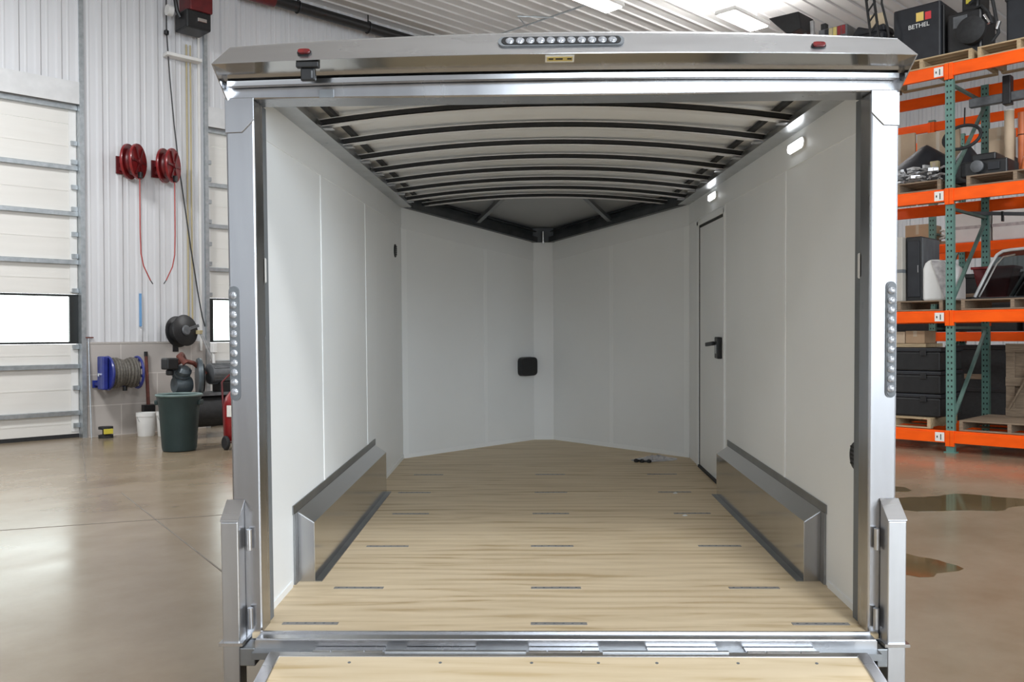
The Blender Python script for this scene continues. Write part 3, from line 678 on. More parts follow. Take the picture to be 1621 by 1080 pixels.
def vpanel(name, m, s, t0, t1, z0, z1f, off0, off1):
    P = [vp(s, t0, off0), vp(s, t0, off1), vp(s, t1, off0), vp(s, t1, off1)]
    V = [(p.x, p.y, z0 if not callable(z0) else z0(t)) for p, t in zip(P, (t0, t0, t1, t1))] + [(p.x, p.y, z1f(t)) for p, t in zip(P, (t0, t0, t1, t1))]
    return MB().faces(V, [(0, 1, 3, 2), (4, 5, 7, 6), (0, 1, 5, 4), (1, 3, 7, 5), (3, 2, 6, 7), (2, 0, 4, 6)]).build(name, m, TR)
for s, ts in ((-1, .604), (1, .541)):
    vpanel('nose_wall_panel', 'panel', s, 0, ts, 0, lambda t: vz(t) - .17, -.03, 0); vpanel('nose_wall_panel', 'panel', s, ts, 1, 0, lambda t: vz(t) - .17, -.03, 0)
    vpanel('seam_trim', 'seam', s, ts - .012, ts + .012, 0, lambda t: vz(t) - .165, 0, .003)
    vpanel('cove_band', 'band', s, 0, 1, lambda t: vz(t) - .175, vz, -.03, .004)
    vpanel('base_trim', 'seam', s, 0, 1, 0, lambda t: .035, 0, .006)
    vpanel('corner_trim', 'seam', s, 0, .035, 0, lambda t: vz(t) - .165, 0, .003)
MB().bx(-CW, CW, L1 + LV, L1 + LV + .04, 0, H - DROP).build('nose_flat_panel', 'panel', TR)
MB().bx(-CW, CW, L1 + LV - .006, L1 + LV, 0, .035).build('base_trim', 'seam', TR)
# side door in the right wall
D = MB().bx(W_ + .004, W_ + .04, DY0, DY1, .02, DZ1).build('side_door', 'panel', TR)
d = MB().bx(W_ - .008, W_ + .03, DY0 - .04, DY0 - .006, 0, DZ1 + .04).bx(W_ - .008, W_ + .03, DY1 + .008, DY1 + .07, 0, DZ1 + .04).bx(W_ - .008, W_ + .03, DY0 - .04, DY1 + .07, DZ1 + .008, DZ1 + .05)
d.build('door_frame', 'seam', D, .003)
d = MB().bx(W_ + .001, W_ + .03, DY1 - .012, DY1 + .008, .01, DZ1 + .008).bx(W_ + .001, W_ + .03, DY0 - .006, DY1, DZ1 - .012, DZ1 + .008).bx(W_ - .012, W_ + .03, DY0, DY1, .0, .018); d.build('door_gasket', 'rubber', D)
d = MB().bx(W_ - .030, W_ + .004, 2.605, 2.70, .895, 1.045).build('paddle_latch', 'black', D, .006)
d = MB().bar((W_ - .04, 2.69, 1.00), (W_ - .055, 2.86, .985), .02, .028).build('latch_lever', 'black', D, .004)
d = MB().bx(W_ - .034, W_ - .028, 2.635, 2.665, .93, .99).build('lock_plate', 'steel', D)
# wheel boxes
def wheel_box(s, y0, y1):
    X = lambda q: s * q
    prof = [(X(1.198), .0), (X(1.115), .0), (X(1.115), .275), (X(1.19), .325), (X(1.198), .325)]
    o = MB().prism(prof, 'xz', y0, y1).build('wheel_box', 'alu_bright', TR)
    for a, b in (((y0 - .06, y1 + .04), (.322, .362)),):
        MB().bx(min(X(1.194), X(1.199)), max(X(1.194), X(1.199)), a[0], a[1], b[0], b[1]).build('wall_flange', 'alu_dark', o)
    MB().bx(min(X(1.190), X(1.199)), max(X(1.190), X(1.199)), y0 - .05, y0 - .001, 0, .325).build('end_flange', 'alu_dark', o)
    MB().bx(min(X(1.083), X(1.115)), max(X(1.083), X(1.115)), y0, y1, .0005, .004).build('floor_flange', 'alu_dark', o)
    pe = [(X(1.19), .003), (X(1.118), .003), (X(1.118), .272), (X(1.188), .318)]
    MB().prism(pe, 'xz', y0 - .003, y0 - .0005).build('end_cap', 'alu', o)
wheel_box(-1, .465, 2.47); wheel_box(1, .465, 2.36)
# small fittings inside
def dome(y, z):
    o = MB().prism([(y + a, z + b) for a, b in stadium(.25, .027)], 'yz', W_ - .016, W_ - .0041).build('dome_light', 'whitep', TR)
    MB().prism([(y + a, z + b) for a, b in stadium(.232, .019)], 'yz', W_ - .024, W_ - .016).build('lens', 'dome', o)
dome(.845, 2.035); dome(2.85, 2.045)
for s_, y, z, q in ((-1, 3.51, 1.723, .053), (1, .055, .64, .057)):
    o = MB().lathe([(q, 0), (q, .006), (q * .9, .010)], (s_ * W_, y, z), (-s_, 0, 0), 26).build('wall_vent', 'black', TR)
    d = MB()
    for k in range(5): d.bx(s_ * (W_ - .0135), s_ * (W_ - .010), y - q * .6, y + q * .6, z - q * .62 + k * q * .3, z - q * .62 + k * q * .3 + .006)
    d.build('louvre', 'rubber', o)
p = vp(-1, .925, .0); ang = math.atan2(LV, 1.2 - CW)
d = MB(); prof = superellipse(.103, .09, 28, 5)
R_ = Matrix.Translation(p + Vector((0, 0, .71))) @ Matrix.Rotation(ang, 4, 'Z')
V0 = [R_ @ Vector((a, -.001, b)) for a, b in prof]; V1 = [R_ @ Vector((a * .97, -.07, b * .97)) for a, b in prof]; n = len(prof)
d.faces([tuple(v) for v in V0 + V1], [tuple(range(n))[::-1], tuple(range(n, 2 * n))] + [(i, (i + 1) % n, n + (i + 1) % n, n + i) for i in range(n)])
d.build('junction_cover', 'black', TR, .008)

# rear frame
YF = -.17
def jamb(s):
    xo = 1.274 if s < 0 else 1.268; xi = 1.163
    o = MB().bx(min(s * xo, s * xi), max(s * xo, s * xi), YF, -.062, -.10, 2.05).build('rear_post', 'alu', TR, .008)
    MB().bx(min(s * 1.245, s * 1.17), max(s * 1.245, s * 1.17), -.062, -.002, -.02, 2.05).build('rear_post_return', 'alu', TR)
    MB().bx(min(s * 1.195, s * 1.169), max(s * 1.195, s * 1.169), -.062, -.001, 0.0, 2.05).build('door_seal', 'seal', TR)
    # tail light strip: base, bezel and LEDs
    zc = 1.12; xc = s * (1.253 if s < 0 else 1.242)
    b = MB().prism([(xc + q, zc + p_) for p_, q in stadium(.44, .0185)], 'xz', YF - .006, YF).build('tail_light', 'seal', TR)
    MB().prism([(xc + q, zc + p_) for p_, q in stadium(.425, .0145)], 'xz', YF - .009, YF - .006).build('bezel', 'seal', b)
    for k in range(11):
        z = zc - .185 + k * .037
        MB().lathe([(.0145, 0), (.0145, .003), (.011, .007), (.004, .009)], (xc, YF - .009, z), (0, -1, 0), 14).build('led', 'clear', b, smooth=True)
    # corner gusset plate
    P = [(s * 1.163, 2.055), (s * 1.163, 1.972), (s * 1.210, 1.924), (s * xo, 1.922), (s * xo, 2.055)]
    MB().prism(P, 'xz', YF - .006, YF - .0002).build('corner_gusset', 'alu', TR, .002)
    MB().bx(min(s * 1.163, s * 1.185), max(s * 1.163, s * 1.185), -.09, -.04, 1.355, 1.455).build('latch_catch', 'whitep', TR, .006)
jamb(-1); jamb(1)
MB().bx(-1.274, 1.268, YF, -.03, 2.05, 2.16).build('header_beam', 'alu', TR, .006)
MB().bx(-1.245, 1.245, -.03, 0.0, 2.06, 2.20).build('header_back', 'alu_dark', TR)
MB().bx(-.912, -.858, YF - .004, YF, 2.052, 2.082).build('header_sticker', 'alu_dark', TR)
# canopy over the opening: arched top edge, steep front face, soffit and bright lip
YC, YT, KX = -.335, -.285, 26
ux = [-1 + 2 * i / KX for i in range(KX + 1)]
XC, XT = 1.265, 1.213
ztop = lambda u: 2.211 + .039 * (1 - u * u); zcr = lambda u: 2.139 + .021 * (1 - u * u); zlip = lambda u: 2.107 + .016 * (1 - u * u)
def strip(mb, rows, closed=False):
    n = len(rows); V = [r_(u) for u in ux for r_ in rows]; m_ = n if closed else n - 1
    F = [(i * n + a, i * n + (a + 1) % n, (i + 1) * n + (a + 1) % n, (i + 1) * n + a) for i in range(KX) for a in range(m_)]
    if closed: F += [tuple(range(n)), tuple(KX * n + a for a in range(n))[::-1]]
    return mb.faces(V, F)
can = strip(MB(), [lambda u: (u * XC, YC, zcr(u)), lambda u: (u * XT, YT, ztop(u)), lambda u: (u * XT, YT + .006, ztop(u) - .003), lambda u: (u * XC, YC + .006, zcr(u))], True).build('canopy', 'alu_h', TR)
strip(MB(), [lambda u: (u * XT, YT - .001, ztop(u) + .0005), lambda u: (u * XC, -.14, ztop(u) + .001), lambda u: (u * XC, -.14, ztop(u) - .002), lambda u: (u * XT, YT - .003, ztop(u) - .005)], True).build('top_deck', 'alu_bright', can)
strip(MB(), [lambda u: (u * XC, YC + .001, zcr(u) - .001), lambda u: (u * XC, -.20, zlip(u) + .003), lambda u: (u * XC, -.20, zlip(u) + .006), lambda u: (u * XC, YC + .001, zcr(u) + .002)], True).build('soffit_sheet', 'soffit', can)
strip(MB(), [lambda u: (u * 1.25, -.212, zlip(u)), lambda u: (u * 1.25, -.180, zlip(u)), lambda u: (u * 1.25, -.180, zlip(u) - .018), lambda u: (u * 1.25, -.212, zlip(u) - .018)], True).build('lip', 'alu_bright', can)
for s in (-1, 1):
    P = [(s * XC, YC, 2.139), (s * XT, YT, 2.211), (s * XC, -.14, 2.211), (s * XC, -.14, 2.045), (s * XC, -.18, 2.045)]
    d = MB(); d.faces(P + [(p[0] - s * .004, p[1] + .002, p[2]) for p in P], [(0, 1, 2), (0, 2, 3, 4), (5, 6, 7), (5, 7, 8, 9)] + [(i, (i + 1) % 5, 5 + (i + 1) % 5, 5 + i) for i in range(5)]).build('end_plate', 'alu_bright', can)
def on_front(x, t):          # point on the front face and its outward normal
    u = x / 1.24; a, b = Vector((u * XC, YC, zcr(u))), Vector((u * XT, YT, ztop(u))); p = a.lerp(b, t); dv = Vector((0, b.y - a.y, b.z - a.z)).normalized()
    return p, Vector((0, -dv.z, dv.y))
def slope_prism(name, outline, x, t, o0, o1, m, parent, scale=1.0):
    p, nv = on_front(x, t); u = Vector((1, 0, 0)); v = nv.cross(u) * -1
    if v.z < 0: v = -v
    n = len(outline); V = [p + u * a * scale + v * b * scale + nv * o0 for a, b in outline] + [p + u * a * scale + v * b * scale + nv * o1 for a, b in outline]
    return MB().faces([tuple(q_) for q_ in V], [tuple(range(n))[::-1], tuple(range(n, 2 * n))] + [(i, (i + 1) % n, n + (i + 1) % n, n + i) for i in range(n)]).build(name, m, parent)
LB = slope_prism('light_bar', stadium(.455, .022), 0.0, .52, 0, .008, 'seal', TR)
slope_prism('bezel', stadium(.43, .0175), 0.0, .52, .008, .011, 'black', LB)
for k in range(11):
    x = -.185 + k * .037
    p, nv = on_front(x, .52)
    MB().lathe([(.0155, .011), (.0155, .012), (.012, .015), (.004, .016)], p, nv, 14).build('led', 'clear', LB, smooth=True)
for x in (-.925, .915):
    mk = slope_prism('marker_light', superellipse(.026, .0125, 18, 3), x, .36, 0, .006, 'black', TR)
    slope_prism('lens', superellipse(.022, .010, 18, 3), x, .36, .006, .014, 'redlens', mk)
# rear camera hanging under the canopy, warning label on the soffit
SOF = math.atan2(2.150 - 2.121, .14)   # slope of the soffit
rc = MB().box((-.918, -.317, 2.1345), (.083, .026, .022)).build('rear_camera', 'black', TR, .004)
MB().box((-.918, -.312, 2.101), (.054, .020, .046)).build('camera_body', 'black', rc, .005)
MB().box((-.902, -.3235, 2.100), (.006, .003, .026)).build('bright_edge', 'grey', rc)  # grey sliver modelled in place of a highlight on the body
lb = MB().box((-.005, -.302, 2.1495), (.105, .046, .0012), 0, -.247).build('warning_label', 'labelwhite', TR)
MB().box((-.005, -.3035, 2.1483), (.092, .027, .0012), 0, -.247).build('yellow_field', 'yellow_l', lb)
d = MB()
for x0, x1 in ((-.045, -.028), (-.020, .006), (.022, .038)): d.box(((x0 + x1) / 2, -.306, 2.1478), (x1 - x0, .010, .0010), 0, -.247)
d.build('printed_marks', 'ink', lb)

# sill, hinge line and the lowered ramp
S = MB().bx(-1.165, 1.165, -.255, -.186, -.06, .004).build('rear_sill', 'alu_h', TR, .003)
MB().bx(-1.165, 1.165, -.196, -.186, .004, .010).bx(-1.165, 1.165, -.262, -.252, -.05, .000).build('sill_ridge', 'alu_h', S)
MB().bx(-1.165, 1.165, -.31, -.262, -.055, -.030).build('hinge_gutter', 'alu_dark', S)
RA = 0.1733   # ramp slope
def ramp_pt(x, u, h): return Vector((x, -.345 - u * math.cos(RA) + h * -math.sin(RA), -.022 - u * math.sin(RA) + h * math.cos(RA)))
RL = 1.98
def ramp_box(mb, x0, x1, u0, u1, h0, h1):
    P = [ramp_pt(x, u, h) for h in (h0, h1) for x, u in ((x0, u0), (x1, u0), (x1, u1), (x0, u1))]
    return mb.faces([tuple(p_) for p_ in P], [(0, 3, 2, 1), (4, 5, 6, 7), (0, 1, 5, 4), (1, 2, 6, 5), (2, 3, 7, 6), (3, 0, 4, 7)])
RMP = ramp_box(MB(), -1.045, 1.06, .012, RL, -.02, 0).build('ramp_door', 'ply_r', TR)
d = MB(); ramp_box(d, -1.09, -1.045, .0, RL, -.045, .006); ramp_box(d, 1.06, 1.105, .0, RL, -.045, .006); ramp_box(d, -1.09, 1.105, -.018, .012, -.045, .003)
d.build('ramp_frame', 'alu_h', RMP, .003)
d = MB()
for x in (-.78, -.45, -.12, .12, .33, .62, .9):
    p = ramp_pt(x, .05, 0); d.lathe([(.006, 0), (.006, .0012)], p, (0, -.17, .98), n=8)
d.build('screw_head', 'seal', RMP)
for x in (-.80, -.46, .0, .44, .80):
    h = MB()
    for k, (a, b) in enumerate(((-.13, -.065), (-.06, .06), (.065, .13))): h.cyl((x + a, -.325, -.026), (x + b, -.325, -.026), .013, n=10)
    ho = h.build('hinge', 'steel', TR, smooth=True)
    MB().bx(x - .13, x + .13, -.318, -.268, -.030, -.022).build('hinge_leaf', 'alu', ho)
for a, b in ((-.66, -.14), (.14, .60)):
    MB().cyl((a, -.333, -.018), (b, -.333, -.018), .009, n=10).build('spring_bar', 'alu_dark', TR, smooth=True)
# upright tubes standing beside the opening, hinged to the posts
for s, x0, x1 in ((-1, -1.292, -1.226), (1, 1.207, 1.275)):
    o = MB().prism([(-.175, -.36), (-.175, .512), (-.252, .447), (-.252, -.36)], 'yz', x0, x1).build('side_tube', 'alu_tube', TR, .004)
    MB().prism([(-.172, .514), (-.172, .5175), (-.254, .4525), (-.254, .449)], 'yz', x0 - .002, x1 + .002).build('slanted_cap', 'alu_h', o, .001)
    MB().bx(x0 - .012, x1 + .012, -.262, -.17, -.024, -.012).build('collar', 'alu_bright', o)
    xh = x1 + .022 if s < 0 else x0 - .018
    for z in (.365, .06):
        h = MB().cyl((xh, -.19, z - .04), (xh, -.19, z + .04), .011, n=10).build('hinge', 'steel', o, smooth=True)
        MB().bx(min(xh, xh - s * -.03), max(xh, xh - s * -.03), -.186, -.171, z - .035, z + .035) if 0 else None
    # black gap strip between tube and ramp
    xa = (-1.225, -1.166) if s < 0 else (1.166, 1.206)
    MB().bx(xa[0], xa[1], -.26, -.17, -.10, -.03).build('corner_block', 'alu_dark', o, .004)

# crumpled film and scraps left on the trailer floor
MT_T = Matrix.Translation((0.11208, 3.57319, 0.45836)) @ Matrix.Rotation(PITCH, 4, 'X')
def film_blob(name, x, y, rx, ry, h, seed, label, cat, m, group=None):
    g = random.Random(seed); d = MB(); na, nr = 22, 6; V = [(0, 0, h)]; F = []
    for i in range(1, nr + 1):
        for k in range(na):
            a = 2 * PI * k / na; q_ = i / nr * (1 + g.uniform(-.08, .08))
            z = h * max(0, (1 - (i / nr) ** 1.6)) * g.uniform(.2, 1.3) + .002 if i < nr else .001
            V.append((rx * q_ * math.cos(a), ry * q_ * math.sin(a), z))
    for k in range(na): F.append((0, 1 + k, 1 + (k + 1) % na))
    for i in range(nr - 1):
        for k in range(na): F.append((1 + i * na + k, 1 + (i + 1) * na + k, 1 + (i + 1) * na + (k + 1) % na, 1 + i * na + (k + 1) % na))
    F.append(tuple(1 + (nr - 1) * na + k for k in range(na))[::-1])
    o = d.faces(V, F).build(name, m); o.location = MT_T @ Vector((x, y, .0008)); o.rotation_euler = (PITCH, 0, .1 * seed)
    tag(o, label, cat, group)
film_blob('plastic_film', .90, 3.745, .20, .10, .032, 3, 'crumpled clear plastic film on the plywood by the far right corner', 'plastic film', 'film')
for k, (x, y) in enumerate(((.73, 3.63), (.775, 3.615), (.83, 3.60))):
    o = MB().lathe([(.012, 0), (.02, .006), (.02, .02), (.008, .028)], (0, 0, 0), n=10).bar((0, 0, .012), (.035, .01, .012), .012, .012).build('loose_fastener', 'black'); o.location = MT_T @ Vector((x, y, .001)); o.rotation_euler = (PITCH, 0, k * 1.3)
    tag(o, 'small dark loose fastener lying beside the crumpled plastic film', 'fastener', 'loose fasteners by the plastic film')
for (x, y, lab) in ((.847, 2.40, 'tiny white scrap on the plywood near the far end of the right wheel box'), (.80, 1.75, 'tiny white scrap on the plywood beside the middle of the right wheel box')):
    film_blob('paper_scrap', x, y, .018, .012, .006, 5, lab, 'scrap', 'whitep', 'white scraps on the plywood')

# ------------------------------------------------------------------ pallet racks
BEAMS = ((.13, .29), (1.73, 1.885), (3.335, 3.50), (4.985, 5.15))
DEP = 1.42
def rack(name, y0, label, xs, beams, top, tags=False):
    r = rthing(name, 0, y0, 0, label, 'pallet rack', 'pallet racks')
    for x in xs:
        for y, face in ((0, -1), (DEP, 1)):
            d = MB().bx(x - .05, x + .05, y, y + .075, 0, top).bx(x - .075, x + .075, y - .02, y + .095, 0, .012)
            nf = len(d.bm.faces); z = .10
            while z < top - .05:
                for q in (-.022, .022): d.bx(x + q - .0085, x + q + .0085, y - .0012, y + .0762, z - .013, z + .013)
                z += .078
            for k, f_ in enumerate(d.bm.faces): f_.material_index = 1 if k >= nf else 0
            o = d.build('upright_post', 'green', r); o.data.materials.append(MT['hole'])
        # bracing of the upright frame
        zs = [.35, 1.55, 2.0, 3.1, 3.7, 4.8]; fl = True
        for a, b in ((.40, 1.62), (1.98, 3.2), (3.62, 4.85)):
            if b > top: continue
            MB().bar((x, .06, a), (x, DEP + .02, b), .035, .045, (1, 0, 0)).build('diagonal_brace', 'greend', r, .003)
            MB().bar((x, .06, b + .04), (x, DEP + .02, b + .04), .035, .045, (1, 0, 0)).build('cross_brace', 'greend', r, .003)
    for z0, z1 in beams:
        for a, b in zip(xs[:-1], xs[1:]):
            for y in (-.012, DEP + .03):
                d = MB().bx(a + .052, b - .052, y, y + .05, z0, z1 - .022).bx(a + .052, b - .052, y + .012, y + .05, z1 - .022, z1)
                o = d.build('beam', 'orange', r, .004)
                for e0, e1 in ((a + .0, a + .056), (b - .056, b)):
                    yy = (y - .012, y + .04) if y < .5 else (y, y + .06)
                    MB().bx(e0 + .002, e1 - .002, yy[0], yy[1] if y < .5 else yy[1], z0 - .045, z1 + .004).build('end_connector', 'orange', o, .003)
                if tags and y < .5 and abs(b) < .01:
                    tg = MB().bx(b - .185, b - .068, y - .004, y - .0005, z0 + .015, z1 - .025).build('location_tag', 'labelwhite', o)
                    MB().bx(b - .118, b - .106, y - .0055, y - .004, z0 + .035, z1 - .05).bx(b - .165, b - .150, y - .0055, y - .004, (z0 + z1) / 2 - .02, (z0 + z1) / 2 + .008).build('printed_mark', 'ink', o)
    return r
rack('pallet_rack', 0, 'orange and green pallet rack loaded with shop stock, standing nearest', (-2.75, 0, 2.75), BEAMS, 5.148, True)
rack('pallet_rack', 2.95, 'second orange and green pallet rack standing behind the nearest rack', (-4.0, -1.28, 1.45), ((1.45, 1.60), (2.90, 3.05), (4.93, 5.08)), 5.12)

def pallet(x0, x1, z, label, y0=.0, y1=1.1, m='pine', h=.14):
    r = rthing('pallet', (x0 + x1) / 2, (y0 + y1) / 2, z, label, 'pallet', 'wooden pallets on the racks')
    w, dp = (x1 - x0) / 2, (y1 - y0) / 2
    d = MB(); n = 8
    for k in range(n):
        a = -dp + 2 * dp * k / n; d.bx(-w, w, a + .008, a + 2 * dp / n - .012, h - .018, h)
    d.build('top_board', m, r, .002)
    d = MB()
    for q in (-w, -.022, w - .045): d.bx(q, q + .045, -dp + .01, dp - .01, .018, h - .018)
    d.build('stringer', m, r, .002)
    d = MB()
    for a in (-dp + .01, -.05, dp - .11): d.bx(-w, w, a, a + .10, 0, .018)
    d.build('bottom_board', m, r, .002)
    return r
def carton(x0, x1, y0, y1, z0, z1, label, m='card', group='cardboard boxes on the racks'):
    r = rthing('cardboard_box', (x0 + x1) / 2, (y0 + y1) / 2, z0, label, 'box', group)
    w, dp, h = (x1 - x0) / 2, (y1 - y0) / 2, z1 - z0
    MB().bx(-w, w, -dp, dp, 0, h).build('carton', m, r, .006)
    MB().bx(-.025, .025, -dp - .001, dp + .001, h * .55, h + .001).build('tape', 'tape', r)
    MB().bx(-w + .01, w - .01, -.003, .003, h, h + .002).build('flap_edge', 'tape', r)
# bottom level
pallet(-1.25, -.27, .295, 'pale wooden pallet under the stacked black cases, bottom shelf', .05, 1.1)
def case(z0, z1, label):
    r = rthing('storage_case', -.66, .62, z0, label, 'case', 'stacked black cases on the bottom shelf')
    h = z1 - z0
    MB().bx(-.47, .47, -.42, .42, .0, h - .06).build('body', 'black', r, .02)
    MB().bx(-.485, .485, -.435, .435, h - .06, h - .004).build('lid', 'navy', r, .015)
    for q in (-.25, .25): MB().bx(q - .04, q + .04, -.447, -.43, h - .11, h - .02).build('latch', 'black', r, .004)
    MB().bx(.47, .49, -.1, .1, h * .4, h * .55).build('handle', 'seal', r, .006)
case(.437, .755, 'black storage case directly on the pallet, lowest of the stack'); case(.755, 1.07, 'black storage case in the middle of the stack'); case(1.07, 1.39, 'black storage case at the top of the stack')
r = rthing('wooden_board', -.68, .60, 1.392, 'pale wooden board lying on the stacked black cases', 'board'); MB().bx(-.32, .28, -.34, .30, 0, .05).build('board', 'pine', r, .004)
carton(-.98, -.70, .30, .72, 1.445, 1.61, 'pale cardboard box on the board, touching the trailer edge', 'card_lt'); carton(-.69, -.43, .30, .72, 1.445, 1.62, 'brown cardboard box on the board above the black cases')
pallet(.10, 1.30, .295, 'weathered empty pallet on the bottom shelf right of the upright', .03, 1.25, 'pine_old')
r = rthing('wooden_crate', .93, 1.12, .437, 'tall weathered wooden crate on the empty pallet', 'crate')
d = MB()
for q in (-.55, -.10, .45): d.bx(q, q + .11, -.09, -.05, 0, 1.0)
d.build('post', 'pine_old', r, .004)
d = MB()
for z in (.0, .42, .88): d.bx(-.55, .55, -.11, -.09, z, z + .12)
d.build('rail', 'pine_old', r, .004)
MB().bx(-.54, .54, -.05, .02, 0.0, .98).build('back_panel', 'pine_old', r)
d = MB().bar((-.5, -.115, .1), (-.1, -.115, .9), .02, .08, (0, 1, 0)); d.build('diagonal', 'pine_old', r)
# second rack bottom: dark stock behind
for x, z, h, lab in ((-1.95, 0, 1.25, 'dark bin on the floor behind the stacked black cases'), (-.62, 0, 1.38, 'dark bin on the floor behind the lower diagonal brace'), (.52, 0, 1.38, 'dark bin on the floor behind the tall wooden crate'),
                     (-1.95, 1.605, 1.0, 'dark bin one level up behind the black cabinet'), (-.62, 1.605, .95, 'dark bin one level up behind the white hood'), (.52, 1.605, .95, 'dark bin one level up behind the silver window frames')):
    r = rthing('stock_bin', x, 3.7, z, lab, 'bin', 'dark bins on the rear rack')
    MB().bx(-.53, .53, -.45, .45, .0, h - .06).build('bin', 'rubber', r, .02); MB().bx(-.55, .55, -.47, .47, h - .07, h).build('rim', 'black', r, .01)
    MB().bx(-.45, .45, -.468, -.45, h * .45, h * .49).build('rib', 'black', r, .004)
    MB().bx(-.25, .05, -.475, -.465, h * .6, h * .66).build('label_strip', 'pine_old', r)
# L3
pallet(-1.25, -.10, 1.89, 'dark pallet under the white hood and black cabinet', .02, 1.15, 'pine_old')
r = rthing('beige_panel', -.83, .50, 2.032, 'tall beige flat pack standing at the trailer edge on the rack', 'panel'); MB().bx(-.12, .14, -.30, .30, 0, .90).build('panel', 'beige', r, .01); MB().bx(-.121, .141, -.301, .301, .40, .45).build('strap', 'seal', r)
r = rthing('black_cabinet', -.565, .62, 2.032, 'tall black cabinet between the beige pack and the white hood', 'cabinet')
MB().bx(-.115, .10, -.32, .32, 0, .90).build('case', 'black', r, .012)
MB().bx(-.09, .075, -.335, -.32, .06, .84).build('front_door', 'navy', r, .006); MB().bx(.05, .06, -.345, -.335, .4, .5).build('handle', 'steel', r)
MB().bx(.10, .112, -.31, .31, .02, .88).build('side_trim', 'seal', r)
r = rthing('white_hood', -.25, .50, 2.032, 'white molded hood partly wrapped in clear film', 'hood')
prof = [(-.19, 0), (.20, 0), (.20, .30), (.155, .46), (.04, .56), (-.10, .565), (-.16, .52), (-.19, .44)]
MB().prism(prof, 'xz', -.25, .3).build('shell', 'whitep', r, .03)
g = random.Random(4); pts = [(-.06, .55), (.10, .53), (.17, .42), (.205, .28), (.205, .06), (.10, .03)]
d = MB(); V = [(a + g.uniform(-.008, .008), -.262 + g.uniform(-.02, 0), b) for a, b in pts] + [(a, -.249, b) for a, b in pts]; n = len(pts)
d.faces(V, [tuple(range(n))[::-1], tuple(range(n, 2 * n))] + [(i, (i + 1) % n, n + (i + 1) % n, n + i) for i in range(n)]).build('film_wrap', 'film', r)
pallet(.13, 1.35, 1.89, 'weathered pallet under the silver window frames', .02, 1.15, 'pine_old')
def cab_frame(x, y, s, label):
    r = rthing('cab_window_frame', x, y, 2.032, label, 'window frame', 'silver window frames on the rack')
    pts = [(-.07, 0, .03), (.14, 0, .44 * s), (.20, 0, .53 * s), (.27, 0, .57 * s), (.36, 0, .58 * s), (.98, 0, .60 * s), (1.05, 0, .55 * s), (1.06, 0, .45 * s), (1.06, 0, .03)]
    MB().tube(pts, .022, 8).build('frame', 'steel_s', r, smooth=True)
    P = [(p[0], p[2]) for p in pts]
    MB().prism(P, 'xz', -.003, .003).build('pane', 'tint', r)
    MB().tube([(-.01, -.02, .03), (.20, -.02, .42 * s), (.28, -.02, .50 * s), (.42, -.02, .52 * s)], .012, 6).build('inner_rail', 'steel', r, smooth=True)
    MB().bx(-.1, 1.08, -.04, .04, .0, .025).build('foot_rail', 'black', r)
cab_frame(.30, .26, 1.08, 'front silver window frame with tinted pane on the weathered pallet'); cab_frame(.66, .50, .92, 'rear silver window frame nested behind the front one')
r = rthing('red_bin', -.02 + .22, 1.05, 2.032, 'dark red hopper behind the silver window frames', 'hopper'); MB().prism([(-.12, 0), (.2, 0), (.30, .45), (-.22, .45)], 'xz', -.1, .25).build('hopper', 'redd', r, .015); MB().bx(-.24, .32, -.12, .27, .44, .475).build('rim', 'redp', r, .006)
r = rthing('steel_bar', .55, 1.36, 3.18, 'long dark steel bar slung below the third beam', 'bar')
MB().bar((-.75, 0, .14), (.65, 0, -.02), .05, .045, (0, 1, 0)).build('bar', 'grey', r, .004)
d = MB()
for q in (-.3, .1): d.bx(q - .012, q + .012, -.03, .03, -.02, .12)
d.build('pin', 'black', r)
# white wrapped boxes on the rear rack
for x, w_, lab in ((-.72, .30, 'white wrapped box on the rear rack, left of two'), (-.12, .27, 'white wrapped box on the rear rack, right of two'), (.55, .33, 'grey wrapped box on the rear rack beside the rear upright')):
    r = rthing('wrapped_box', x, 3.4, 3.055, lab, 'box', 'wrapped boxes on the rear rack'); MB().bx(-w_, w_, -.35, .35, 0, .62).build('box', 'whitep', r, .02); MB().bx(-w_ - .002, w_ + .002, -.352, .352, .22, .27).build('strap', 'film', r)
carton(-1.75, -1.20 - .15, 3.05, 3.6, 3.055, 3.42, 'brown cardboard box on the rear rack near the far green upright')
r = rthing('parts_tray', -1.15, 3.3, 3.055, 'tray of pale mixed parts on the rear rack', 'tray'); MB().bx(-.12, .12, -.2, .2, 0, .06).build('tray', 'card', r)
d = MB(); g = random.Random(9)
for k in range(14): d.box((g.uniform(-.06, .06), g.uniform(-.14, .1), .10 + g.uniform(0, .22)), (g.uniform(.06, .11), .06, .03), g.uniform(0, 3), 0, g.uniform(-.4, .4))
tag(d.build('parts', 'labelwhite', r), kind='stuff')
# L2
pallet(-1.25, -.12, 3.505, 'wooden pallet under the heap of silver metal parts', .02, 1.1, 'pine_old')
d = MB(); g = random.Random(12)
for k in range(60):
    x, y, z = g.uniform(-.5, .44), g.uniform(-.38, .1), .012 + g.uniform(0, .20); a = g.uniform(0, 6.28); L = g.uniform(.10, .34)
    x = max(-.42, min(.36, x)); d.tube([(x, y, z), (x + L * .3 * math.cos(a), y + L * .2 * math.sin(a), z + .02), (x + L * .6 * math.cos(a + .5), y + L * .3 * math.sin(a + .5), z)], g.uniform(.008, .016), 6)
for k in range(26):
    d.box((g.uniform(-.45, .42), g.uniform(-.38, .1), .02 + g.uniform(0, .2)), (g.uniform(.05, .13), g.uniform(.03, .07), g.uniform(.02, .05)), g.uniform(0, 3))
o = d.build('metal_parts', 'steel_s'); o.location = M2 @ Vector((-.62, .45, 3.66)); o.rotation_euler = (0, 0, ROT2)
tag(o, 'heap of small silver metal parts on the pallet beside the upright', 'metal parts', None, 'stuff')
